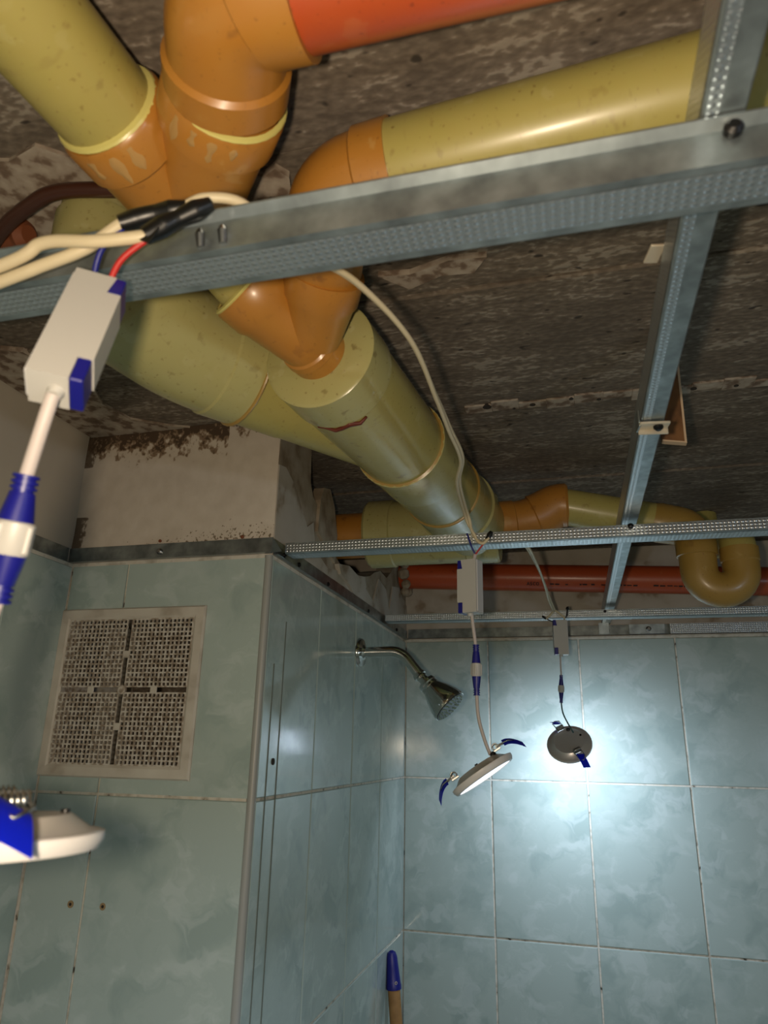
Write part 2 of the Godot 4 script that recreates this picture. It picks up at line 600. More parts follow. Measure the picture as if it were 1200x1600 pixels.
func cols(from: float, to: float, at: float, pitch := 0.201) -> Array:
	var v := [from]
	var x := at
	while x - pitch > from + 0.01: x -= pitch
	while x < to - 0.01:
		if x > from + 0.01: v.append(x)
		x += pitch
	v.append(to)
	return v

func build_room() -> void:
	var R := rows()
	# ceiling slab: cast strips that step a few millimetres, like the formwork boards that shaped them
	var c := struct("ceiling", "bare dark brown concrete slab with board marks above the pipes", "ceiling")
	part(c, "slab", box2(Vector3(ROOM_L - 0.1, CEIL + 0.006, ROOM_B - 0.1), Vector3(ROOM_R + 0.1, CEIL + 0.16, ROOM_F + 0.1)), M.concrete)
	var zs := [ROOM_F, 0.55, 0.31, 0.08, -0.17, -0.40, -0.605, -0.875, -1.165, -1.42, ROOM_B]
	var dy := [0.0, 0.002, -0.001, 0.002, 0.0, 0.003, 0.0, 0.004, 0.001, 0.003]
	for i in zs.size() - 1:
		part(c, "cast_strip", box2(Vector3(ROOM_L, CEIL + dy[i], zs[i + 1]), Vector3(ROOM_R, CEIL + 0.012, zs[i]), 0.002), M.concrete)
	# smeared mortar strip along one board seam, with blow holes painted as shade discs
	var lip := st()
	for k in 26:
		var x := -0.12 + k * 0.036
		bbox(lip, Vector3(x + 0.018, CEIL + 0.001, -0.868 + sin(k * 1.7) * 0.004), Vector3(0.0185, 0.0035, 0.011 + 0.003 * sin(k * 2.3)), 0.001)
	part(c, "mortar_strip", done(lip), M.mortar)
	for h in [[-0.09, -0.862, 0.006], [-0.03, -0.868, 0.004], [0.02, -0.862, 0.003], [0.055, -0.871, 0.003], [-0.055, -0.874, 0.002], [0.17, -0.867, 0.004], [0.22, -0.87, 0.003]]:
		part(c, "blow_hole_shade", ptube([Vector3(h[0], CEIL - 0.0032, h[1]), Vector3(h[0], CEIL + 0.002, h[1])], [Vector2(0, h[2])], 8), M.dark)

	for q in [
		[[-0.437, -0.345], [-0.41, -0.352], [-0.379, -0.344], [-0.36, -0.36], [-0.342, -0.364], [-0.329, -0.406], [-0.336, -0.43], [-0.356, -0.428], [-0.39, -0.44], [-0.422, -0.426], [-0.463, -0.452], [-0.50, -0.448], [-0.545, -0.459], [-0.53, -0.40], [-0.48, -0.37]],
		[[-0.231, -0.409], [-0.218, -0.414], [-0.206, -0.409], [-0.198, -0.42], [-0.203, -0.437], [-0.222, -0.436], [-0.241, -0.450], [-0.245, -0.434]],
		[[-0.633, -0.590], [-0.61, -0.60], [-0.603, -0.63], [-0.58, -0.66], [-0.586, -0.705], [-0.60, -0.74], [-0.59, -0.79], [-0.55, -0.82], [-0.52, -0.834], [-0.687, -0.834], [-0.688, -0.60]],
		[[-0.161, -0.559], [-0.13, -0.563], [-0.090, -0.551], [-0.054, -0.554], [-0.069, -0.575], [-0.10, -0.572], [-0.135, -0.586]]]:
		var ol := []
		for w in q: ol.append(Vector2(w[0], w[1]))
		part(c, "mortar_patch", extrude(Vector3(0, CEIL - 0.0035, 0), Vector3(0, CEIL + 0.004, 0), ol, Vector3.RIGHT, Vector3.BACK), M.mortar)

	# back wall
	var wb := struct("wall_back", "pale green tiled wall behind the shower with beige plaster above", "wall")
	part(wb, "grout_bed", box2(Vector3(ROOM_L - 0.1, 0, ROOM_B - 0.1), Vector3(ROOM_R + 0.1, TILE_TOP + 0.004, ROOM_B + 0.0055)), M.grout)
	part(wb, "plaster_band", box2(Vector3(ROOM_L - 0.1, TILE_TOP + 0.004, ROOM_B - 0.1), Vector3(ROOM_R + 0.1, CEIL + 0.01, ROOM_B)), M.plaster)
	part(wb, "grout_lip", box2(Vector3(SHAFT_X, TILE_TOP - 0.001, ROOM_B), Vector3(ROOM_R, TILE_TOP + 0.006, ROOM_B + 0.010), 0.002), M.grout)
	tiles(wb, Vector3(0, 0, ROOM_B), Vector3.RIGHT, Vector3.BACK, cols(SHAFT_X - 0.0005, ROOM_R, -0.1855), R)

	# left wall
	var wl := struct("wall_left", "plain painted plaster above green tiles beside the air shaft", "wall")
	part(wl, "grout_bed", box2(Vector3(ROOM_L - 0.1, 0, ROOM_B), Vector3(ROOM_L + 0.0055, TILE_TOP + 0.004, ROOM_F)), M.grout)
	part(wl, "plaster_band", box2(Vector3(ROOM_L - 0.1, TILE_TOP + 0.004, ROOM_B), Vector3(ROOM_L, CEIL + 0.01, ROOM_F)), M.paint)
	part(wl, "crack_shade", tube(spline([Vector3(ROOM_L, 2.085, -0.60), Vector3(ROOM_L, 2.06, -0.625), Vector3(ROOM_L, 2.045, -0.655)], 4), 0.0012, 5), M.dark)  # dark line painting the shade inside a crack
	tiles(wl, Vector3(ROOM_L, 0, 0), Vector3.BACK, Vector3.RIGHT, cols(SHAFT_Z - 0.0005, ROOM_F, -0.72), R)

	# air shaft: front face
	var wf := struct("wall_shaft_front", "front of the boxed air shaft, green tiles below stained beige plaster", "wall")
	# bed with a real opening for the vent
	var hx0 := -0.672
	var hx1 := -0.475
	var hy0 := 1.667
	var hy1 := 1.861
	var bz0 := SHAFT_Z - 0.05
	var bz1 := SHAFT_Z - 0.002
	part(wf, "grout_bed", box2(Vector3(ROOM_L, 0, bz0), Vector3(SHAFT_X - 0.004, hy0, bz1)), M.grout)
	part(wf, "grout_bed", box2(Vector3(ROOM_L, hy1, bz0), Vector3(SHAFT_X - 0.004, TILE_TOP + 0.004, bz1)), M.grout)
	part(wf, "grout_bed", box2(Vector3(ROOM_L, hy0, bz0), Vector3(hx0, hy1, bz1)), M.grout)
	part(wf, "grout_bed", box2(Vector3(hx1, hy0, bz0), Vector3(SHAFT_X - 0.004, hy1, bz1)), M.grout)
	var ps := st()
	# lumpy painted face as a fine sheet with a solid block behind
	var nx := 40
	var ny := 24
	var bump := noise(101, 9.0, 4)
	var y0 := TILE_TOP + 0.004
	var y1 := CEIL + 0.004
	for i in nx:
		for j in ny:
			var q := []
			for d in [[0, 0], [1, 0], [1, 1], [0, 1]]:
				var fu := float(i + d[0]) / nx
				var fv := float(j + d[1]) / ny
				var px := lerpf(ROOM_L, SHAFT_X - 0.001, fu)
				var py := lerpf(y0, y1, fv)
				var z := SHAFT_Z + bump.get_noise_2d(px, py) * 0.0025 - pow(fu, 14.0) * 0.004
				q.append([Vector3(px, py, z), Vector2(fu, 1.0 - fv)])
			quad(ps, q[0][0], q[1][0], q[2][0], q[3][0], Vector3.BACK, 1, q[0][1], q[1][1], q[2][1], q[3][1])
	part(wf, "plaster_face", done(ps), M.shaft_plaster)
	part(wf, "plaster_block", box2(Vector3(ROOM_L, y0, SHAFT_Z - 0.05), Vector3(SHAFT_X - 0.006, y1, SHAFT_Z - 0.012)), M.plaster)
	var R2 := R.slice(0, R.size() - 1)
	tiles(wf, Vector3(0, 0, SHAFT_Z - 0.007), Vector3.RIGHT, Vector3.BACK, [ROOM_L + 0.008, -0.591, SHAFT_X - 0.006], R2)
	var g := 0.0017
	var ta: float = R[R.size() - 2] + g
	var tb: float = R[R.size() - 1] - g
	cut_tile(wf, [Vector2(ROOM_L + 0.008 + g, ta), Vector2(-0.591 - g, ta), Vector2(-0.591 - g, hy0), Vector2(hx0, hy0), Vector2(hx0, hy1), Vector2(-0.591 - g, hy1), Vector2(-0.591 - g, tb), Vector2(ROOM_L + 0.008 + g, tb)])
	cut_tile(wf, [Vector2(-0.591 + g, ta), Vector2(SHAFT_X - 0.006 - g, ta), Vector2(SHAFT_X - 0.006 - g, tb), Vector2(-0.591 + g, tb), Vector2(-0.591 + g, hy1), Vector2(hx1, hy1), Vector2(hx1, hy0), Vector2(-0.591 + g, hy0)])
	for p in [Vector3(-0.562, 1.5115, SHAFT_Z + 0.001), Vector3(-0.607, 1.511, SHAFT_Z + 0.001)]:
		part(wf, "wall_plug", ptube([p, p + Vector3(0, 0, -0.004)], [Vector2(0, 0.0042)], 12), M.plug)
		part(wf, "plug_hole_shade", ptube([p + Vector3(0, 0, 0.0004), p + Vector3(0, 0, -0.003)], [Vector2(0, 0.0018)], 10), M.dark)  # dark disc laid on the plug as painted shade of its bore
	# added concrete slab inside the shaft that keeps the vent slots dark
	part(wf, "added_shaft_panel", box2(Vector3(ROOM_L + 0.006, 0.0, -1.06), Vector3(SHAFT_X - 0.051, TILE_TOP, -1.02)), M.concrete)
	# air shaft: side face
	var ws := struct("wall_shaft_side", "side of the boxed air shaft, glossy green tiles below broken plaster", "wall")
	part(ws, "grout_bed", box2(Vector3(SHAFT_X - 0.05, 0, ROOM_B), Vector3(SHAFT_X - 0.002, TILE_TOP + 0.004, SHAFT_Z - 0.004)), M.grout)
	var zz := [ROOM_B + 0.006, -1.42, -1.228, -1.035, SHAFT_Z - 0.006]
	for i in 4:
		for j in R.size() - 1:
			tile_piece(ws, Vector3(SHAFT_X - 0.0075, 0, 0), Vector3.BACK, Vector3.RIGHT, zz[i], zz[i + 1], R[j], R[j + 1])
	# broken plaster above the tiles: outline in (z, y)
	var ol := [Vector2(-0.846, 1.94), Vector2(-0.846, 2.146), Vector2(-0.966, 2.146), Vector2(-0.970, 2.09), Vector2(-0.985, 2.072), Vector2(-1.005, 2.066), Vector2(-1.03, 2.045), Vector2(-1.05, 2.03),
		Vector2(-1.085, 2.012), Vector2(-1.12, 2.002), Vector2(-1.17, 1.992), Vector2(-1.22, 1.990), Vector2(-1.26, 2.006), Vector2(-1.32, 2.022), Vector2(-1.355, 2.038), Vector2(-1.40, 2.052), Vector2(-1.45, 2.048),
		Vector2(-1.49, 2.07), Vector2(-1.53, 2.12), Vector2(-1.56, 2.146), Vector2(-1.639, 2.146), Vector2(-1.639, 1.94)]
	part(ws, "broken_plaster", extrude(Vector3(SHAFT_X - 0.04, 0, 0), Vector3(SHAFT_X - 0.003, 0, 0), ol, Vector3.BACK), M.raw_plaster)
	var ol2 := [Vector2(-0.842, 1.94), Vector2(-0.842, 2.07), Vector2(-0.865, 2.075), Vector2(-0.90, 2.062), Vector2(-0.935, 2.035), Vector2(-0.96, 2.015), Vector2(-0.985, 2.03), Vector2(-1.00, 1.99), Vector2(-1.06, 1.975), Vector2(-1.12, 1.985),
		Vector2(-1.2, 1.975), Vector2(-1.28, 1.99), Vector2(-1.34, 1.975), Vector2(-1.38, 2.03), Vector2(-1.44, 2.02), Vector2(-1.47, 1.98), Vector2(-1.50, 2.04), Vector2(-1.56, 2.05), Vector2(-1.639, 2.02), Vector2(-1.639, 1.94)]
	part(ws, "finish_coat", extrude(Vector3(SHAFT_X - 0.004, 0, 0), Vector3(SHAFT_X - 0.0005, 0, 0), ol2, Vector3.BACK), M.plaster)
	# loose flake curling out of the hole, and lumps of mortar round the pipes
	var fl := [Vector2(-1.00, 2.02), Vector2(-1.005, 2.075), Vector2(-1.02, 2.10), Vector2(-1.05, 2.108), Vector2(-1.075, 2.085), Vector2(-1.095, 2.04), Vector2(-1.09, 1.99)]
	part(ws, "plaster_flake", extrude(Vector3(SHAFT_X - 0.016, 0, 0), Vector3(SHAFT_X + 0.002, 0, 0), fl, Vector3.BACK), M.raw_plaster)
	var fl2 := [Vector2(-1.10, 1.992), Vector2(-1.115, 1.978), Vector2(-1.15, 1.974), Vector2(-1.19, 1.962), Vector2(-1.24, 1.972), Vector2(-1.27, 1.988), Vector2(-1.26, 2.006), Vector2(-1.21, 1.998), Vector2(-1.16, 2.003)]
	part(ws, "plaster_flake", extrude(Vector3(SHAFT_X - 0.008, 0, 0), Vector3(SHAFT_X + 0.005, 0, 0), fl2, Vector3.BACK), M.plaster)
	var lump := st()
	for k in 9:
		var a := k * 0.7
		bbox(lump, Vector3(SHAFT_X + 0.004 + 0.012 * rng.randf(), 2.08 + sin(a) * 0.036, -1.585 + cos(a) * 0.036), Vector3(0.014, 0.014, 0.014) * rng.randf_range(0.6, 1.1), 0.006, Basis(Vector3(rng.randf(), rng.randf(), 1).normalized(), rng.randf() * 3.0))
	part(ws, "mortar_lump", done(lump), M.raw_plaster)
	# sealant lines and screw hole left by an old shower screen
	for z in [-0.868, -0.9]:
		part(ws, "sealant_line", box2(Vector3(SHAFT_X - 0.001, 0.1, z - 0.0009), Vector3(SHAFT_X + 0.0009, 1.86 if z < -0.88 else 1.80, z + 0.0009), 0.0004), M.caulk)
	part(ws, "screw_hole_shade", ptube([Vector3(SHAFT_X + 0.0012, 1.679, -0.885), Vector3(SHAFT_X - 0.002, 1.679, -0.885)], [Vector2(0, 0.0042)], 12), M.dark)  # flat dark disc, the shade of the hole is only its colour
	# corner bead
	var t1 := struct("trim_1", "slim grey corner strip on the edge of the air shaft tiles", "trim")
	part(t1, "corner_strip", ptube([Vector3(SHAFT_X - 0.005, 0, SHAFT_Z - 0.004), Vector3(SHAFT_X - 0.005, TILE_TOP + 0.002, SHAFT_Z - 0.004)], [Vector2(0, 0.0056)], 20), M.corner)

	# right wall, wall behind the camera, floor
	var wr := struct("wall_right", "pale green tiled wall opposite the air shaft", "wall")
	part(wr, "grout_bed", box2(Vector3(ROOM_R - 0.0055, 0, ROOM_B), Vector3(ROOM_R + 0.1, TILE_TOP + 0.004, ROOM_F)), M.grout)
	part(wr, "plaster_band", box2(Vector3(ROOM_R, TILE_TOP + 0.004, ROOM_B), Vector3(ROOM_R + 0.1, CEIL + 0.01, ROOM_F)), M.plaster)
	tiles(wr, Vector3(ROOM_R, 0, 0), Vector3.BACK, Vector3.LEFT, cols(ROOM_B + 0.008, ROOM_F, -1.43), R)
	var wn := struct("wall_front", "pale green tiled wall facing the shower", "wall")
	part(wn, "grout_bed", box2(Vector3(ROOM_L - 0.1, 0, ROOM_F - 0.0055), Vector3(ROOM_R + 0.1, TILE_TOP + 0.004, ROOM_F + 0.1)), M.grout)
	part(wn, "plaster_band", box2(Vector3(ROOM_L - 0.1, TILE_TOP + 0.004, ROOM_F), Vector3(ROOM_R + 0.1, CEIL + 0.01, ROOM_F + 0.1)), M.plaster)
	tiles(wn, Vector3(0, 0, ROOM_F), Vector3.RIGHT, Vector3.FORWARD, cols(ROOM_L + 0.008, ROOM_R - 0.008, -0.4), R)
	var fo := struct("floor", "grey bathroom floor below the frame", "floor")
	part(fo, "floor_slab", box2(Vector3(ROOM_L - 0.1, -0.1, ROOM_B - 0.1), Vector3(ROOM_R + 0.1, 0, ROOM_F + 0.1)), M.floor)

# galvanised wall angles that carry the frame
func build_angles() -> void:
	var L := [Vector2(0, 0), Vector2(0.007, 0), Vector2(0.007, 0.0008), Vector2(0.0008, 0.0008), Vector2(0.0008, 0.022), Vector2(0, 0.022)]
	var y := 1.9395
	var t2 := struct("trim_2", "shiny galvanised wall angle screwed across the air shaft front", "trim")
	part(t2, "angle", extrude(Vector3(ROOM_L, y, SHAFT_Z + 0.0022), Vector3(SHAFT_X + 0.002, y, SHAFT_Z + 0.0022), L, Vector3.BACK), M.zinc_angle)
	screw(t2, Vector3(-0.543, 1.950, SHAFT_Z + 0.003), Vector3.BACK, 0.0042, M.bolt)
	screw(t2, Vector3(-0.421, 1.965, SHAFT_Z + 0.001), Vector3.BACK, 0.0025, M.clay)
	screw(t2, Vector3(-0.546, 1.966, SHAFT_Z + 0.001), Vector3.BACK, 0.0022, M.clay)
	# folded corner tab
	var s := st()
	tri(s, Vector3(SHAFT_X + 0.001, 1.962, SHAFT_Z + 0.003), Vector3(SHAFT_X + 0.012, 1.944, SHAFT_Z - 0.006), Vector3(SHAFT_X + 0.001, 1.940, SHAFT_Z + 0.004), Vector3(0.5, 0, 1))
	tri(s, Vector3(SHAFT_X + 0.001, 1.962, SHAFT_Z + 0.0024), Vector3(SHAFT_X + 0.012, 1.944, SHAFT_Z - 0.0066), Vector3(SHAFT_X + 0.001, 1.940, SHAFT_Z + 0.0034), Vector3(-0.5, 0, -1))
	part(t2, "folded_tab", done(s), M.zinc_angle)
	var t3 := struct("trim_3", "galvanised wall angle along the air shaft side above the tiles", "trim")
	part(t3, "angle", extrude(Vector3(SHAFT_X + 0.0005, y, SHAFT_Z - 0.004), Vector3(SHAFT_X + 0.0005, y, ROOM_B + 0.001), L, Vector3.RIGHT), M.zinc_angle)
	for z in [-0.875, -0.93, -1.06, -1.30, -1.53]:
		screw(t3, Vector3(SHAFT_X + 0.0015, 1.948, z), Vector3.RIGHT, 0.0035, M.screw)
	var t4 := struct("trim_4", "dull galvanised wall angle along the back wall above the tiles", "trim")
	var y4 := 1.9435
	part(t4, "angle", extrude(Vector3(SHAFT_X + 0.004, y4, ROOM_B + 0.001), Vector3(0.215, y4, ROOM_B + 0.001), L, Vector3.BACK), M.zinc_angle)
	var cv := [Vector2(0, 0), Vector2(0.012, 0), Vector2(0.012, 0.021), Vector2(0, 0.021)]
	part(t4, "track_end", extrude(Vector3(0.125, y4, ROOM_B + 0.001), Vector3(0.198, y4, ROOM_B + 0.001), cv, Vector3.BACK), M.zinc)
	part(t4, "track", extrude(Vector3(0.209, y4, ROOM_B + 0.001), Vector3(ROOM_R - 0.001, y4, ROOM_B + 0.001), cv, Vector3.BACK), M.knurl)
	screw(t4, Vector3(0.165, 1.954, ROOM_B + 0.0135), Vector3.BACK, 0.0055, M.bolt)
	var t5 := struct("trim_5", "galvanised wall angle along the painted wall beside the air shaft", "trim")
	part(t5, "angle", extrude(Vector3(ROOM_L + 0.0005, y, ROOM_F - 0.01), Vector3(ROOM_L + 0.0005, y, SHAFT_Z + 0.006), L, Vector3.RIGHT), M.zinc_angle)

func screw(parent: Node3D, p: Vector3, n: Vector3, r: float, m: Material) -> void:
	var o := part(parent, "screw", ptube([p - n * r * 0.3, p + n * r * 0.8], [Vector2(0, r), Vector2(r * 0.7, r), Vector2(r * 1.1, r * 0.55)], 12), m)
	o.set_meta("label", "screw head")

# ------------------------------------------------------------------ furring channels
func lipped(w: float, h: float) -> Array:
	# open channel, bottom w wide, sides h high with outward lip; x = across (towards +z), y up
	var t := 0.0009
	return [Vector2(0.0, 0.0), Vector2(w, 0.0), Vector2(w, h - 0.004), Vector2(w + 0.005, h - 0.001), Vector2(w + 0.005, h), Vector2(w - t, h - 0.003), Vector2(w - t, t), Vector2(t, t), Vector2(t, h - 0.003), Vector2(-0.005, h), Vector2(-0.005, h - 0.001), Vector2(0, h - 0.004)]

func plain_channel(w: float, h: float) -> Array:
	var t := 0.0009
	return [Vector2(0.001, 0.0), Vector2(w - 0.001, 0.0), Vector2(w, 0.001), Vector2(w, h), Vector2(w - 0.005, h), Vector2(w - 0.005, h - t), Vector2(w - t, h - t), Vector2(w - t, t), Vector2(t, t), Vector2(t, h - t), Vector2(0.005, h - t), Vector2(0.005, h), Vector2(0, h), Vector2(0, 0.001)]

func knurl_pad(parent: Node3D, a: Vector3, b: Vector3, side: Vector3, width: float, n: Vector3) -> void:
	# embossed strip standing 0.3 mm proud of the channel face
	var s := st()
	var L := (b - a).length()
	var e := n * 0.0003
	quad(s, a + e, b + e, b + e + side * width, a + e + side * width, n, -1, Vector2(0, 0), Vector2(L, 0), Vector2(L, width), Vector2(0, width))
	part(parent, "embossed_face", done(s), M.knurl)

func build_channels() -> void:
	# carrier channel close overhead
	var a := thing("furring_channel", Vector3(ROOM_L, 1.945, -0.29), "wide galvanised furring channel carrying the taped cream wires", "channel", "galvanised ceiling channels")
	var A := Vector3(ROOM_L + 0.002, 1.945, -0.3035)
	var B := Vector3(ROOM_R - 0.002, 1.945, -0.3015)
	part(a, "channel", extrude(A, B, lipped(0.030, 0.022), Vector3.BACK), M.zinc)
	knurl_pad(a, A + Vector3(0, 0, 0.005), B + Vector3(0, 0, 0.005), Vector3.BACK, 0.020, Vector3.DOWN)
	screw(a, Vector3(0.083, 1.961, -0.2705), Vector3.BACK, 0.0042, M.screw)
	for x in [-0.176, -0.163]:
		var p := part(a, "rivet", ptube([Vector3(x, 1.948, -0.2725), Vector3(x, 1.957, -0.2690)], [Vector2(0, 0.0022), Vector2(0.007, 0.0026), Vector2(0.0095, 0.001)], 12), M.bolt)
		p.set_meta("label", "small steel rivet")
	# second carrier from the shaft corner
	var b := thing("furring_channel", Vector3(SHAFT_X, 1.945, -0.87), "galvanised furring channel running from the air shaft corner below the drain tee", "channel", "galvanised ceiling channels")
	A = Vector3(SHAFT_X + 0.010, 1.945, -0.8865)
	B = Vector3(ROOM_R - 0.002, 1.945, -0.8875)
	part(b, "channel", extrude(A, B, plain_channel(0.030, 0.0145), Vector3.BACK), M.zinc)
	knurl_pad(b, A + Vector3(0, 0.0014, 0.030), B + Vector3(0, 0.0014, 0.030), Vector3.UP, 0.012, Vector3.BACK)
	knurl_pad(b, A + Vector3(0, 0, 0.004), B + Vector3(0, 0, 0.004), Vector3.BACK, 0.022, Vector3.DOWN)
	screw(b, Vector3(0.078, 1.9575, -0.8565), Vector3(0, 0.5, 1).normalized(), 0.0035, M.screw)
	# third carrier near the back wall
	var c := thing("furring_channel", Vector3(SHAFT_X, 1.945, -1.43), "galvanised furring channel closest to the tiled back wall", "channel", "galvanised ceiling channels")
	A = Vector3(SHAFT_X + 0.008, 1.945, -1.436)
	B = Vector3(ROOM_R - 0.002, 1.945, -1.462)
	part(c, "channel", extrude(A, B, plain_channel(0.032, 0.0145), Vector3.BACK), M.zinc)
	knurl_pad(c, A + Vector3(0, 0.0014, 0.032), B + Vector3(0, 0.0014, 0.032), Vector3.UP, 0.012, Vector3.BACK)
	knurl_pad(c, A + Vector3(0, 0, 0.004), B + Vector3(0, 0, 0.004), Vector3.BACK, 0.022, Vector3.DOWN)
	screw(c, Vector3(0.067, 1.956, -1.4135), Vector3(0, 0.5, 1).normalized(), 0.003, M.screw)
	# fourth carrier behind the photographer
	var c2 := thing("furring_channel", Vector3(ROOM_L, 1.945, 0.15), "galvanised furring channel opposite the shower, on the far side of the wired one", "channel", "galvanised ceiling channels")
	A = Vector3(ROOM_L + 0.002, 1.945, 0.135)
	B = Vector3(ROOM_R - 0.002, 1.945, 0.135)
	part(c2, "channel", extrude(A, B, lipped(0.030, 0.022), Vector3.BACK), M.zinc)
	# cross channel on top of the carriers
	var d := thing("cross_channel", Vector3(0.081, 1.968, -0.9), "narrow galvanised cross channel lying over the three carrier channels", "channel", "galvanised ceiling channels")
	A = Vector3(0.0715, 1.968, ROOM_F - 0.002)
	B = Vector3(0.0685, 1.968, ROOM_B + 0.002)
	part(d, "channel", extrude(A, B, plain_channel(0.0188, 0.027), Vector3.RIGHT), M.zinc)
	knurl_pad(d, A + Vector3(0.0015, 0, 0), B + Vector3(0.0015, 0, 0), Vector3.RIGHT, 0.006, Vector3.DOWN)
	knurl_pad(d, A + Vector3(0, 0.0025, 0), B + Vector3(0, 0.0025, 0), Vector3.UP, 0.022, Vector3.LEFT)
	# end tab on the wall
	part(d, "end_tab", box_mesh(Vector3(0.072, 1.956, ROOM_B + 0.020), Vector3(0.011, 0.0125, 0.0007), 0.0003), M.zinc)
	# hanger clip with screw round the cross channel
	var e := thing("hanger_clip", Vector3(0.081, 1.962, -0.59), "small bent metal hanger clip with a dark screw on the cross channel", "clip")
	var bs := Basis(Vector3.UP, 0.12)
	part(e, "strap", box_mesh(Vector3(0.080, 1.9655, -0.588), Vector3(0.0125, 0.0012, 0.0065), 0.0006, bs), M.clip)
	part(e, "lip", box_mesh(Vector3(0.080, 1.9635, -0.5955), Vector3(0.0125, 0.003, 0.0009), 0.0004, bs), M.clip)
	part(e, "ear", box_mesh(Vector3(0.0675, 1.971, -0.589), Vector3(0.0009, 0.008, 0.0065), 0.0005, bs), M.zinc)
	part(e, "screw", ptube([Vector3(0.0835, 1.9645, -0.588), Vector3(0.0835, 1.9605, -0.588)], [Vector2(0, 0.0042), Vector2(0.002, 0.0042), Vector2(0.004, 0.002)], 10), M.screw)
	# plywood packer hanging from the slab behind the clip
	var f := thing("plywood_packer", Vector3(0.115, 2.14, -0.72), "brown plywood offcut with a pale edge wedged above the cross channel", "offcut")
	part(f, "board", extrude(Vector3(0.104, 0, -0.715), Vector3(0.104, 0, -0.722), [Vector2(0.0, 2.1385), Vector2(0.024, 2.1385), Vector2(0.0215, 2.002), Vector2(0.0, 2.006)], Vector3.RIGHT), M.ply)
	part(f, "split_edge", extrude(Vector3(0.104, 0, -0.7145), Vector3(0.104, 0, -0.7225), [Vector2(0.0235, 2.1385), Vector2(0.0258, 2.1385), Vector2(0.0232, 2.0002), Vector2(0.0, 2.0045), Vector2(0.0, 2.006), Vector2(0.0212, 2.002)], Vector3.RIGHT), M.ply_edge)
	# pale fixing on the slab next to the cross channel
	var g := thing("bracket_tab", Vector3(0.068, 1.995, -0.40), "small pale metal tab standing on top of the cross channel", "bracket")
	part(g, "tab", box_mesh(Vector3(0.0665, 2.001, -0.403), Vector3(0.0045, 0.0009, 0.0085), 0.0004, Basis(Vector3.UP, 0.2)), M.clip)
	part(g, "fold", box_mesh(Vector3(0.0722, 1.9985, -0.404), Vector3(0.0009, 0.0035, 0.008), 0.0004), M.clip)

# ------------------------------------------------------------------ pipes
func socket(pts: Array, r: float, lip := 0.0025) -> Array:
	var L := plen(pts)
	return [Vector2(0, r), Vector2(0.004, r + lip), Vector2(0.008, r + lip), Vector2(0.010, r), Vector2(L, r)]

func bead(parent: Node3D, p: Vector3, dir: Vector3, r: float, w: float, m: Material, called := "bead") -> void:
	var d := dir.normalized()
	part(parent, called, ptube([p - d * w, p + d * w], [Vector2(0, r - w), Vector2(w * 0.5, r + w * 0.15), Vector2(w * 1.0, r + w * 0.45), Vector2(w * 1.5, r + w * 0.15), Vector2(w * 2.0, r - w)], 32, false, false), m)

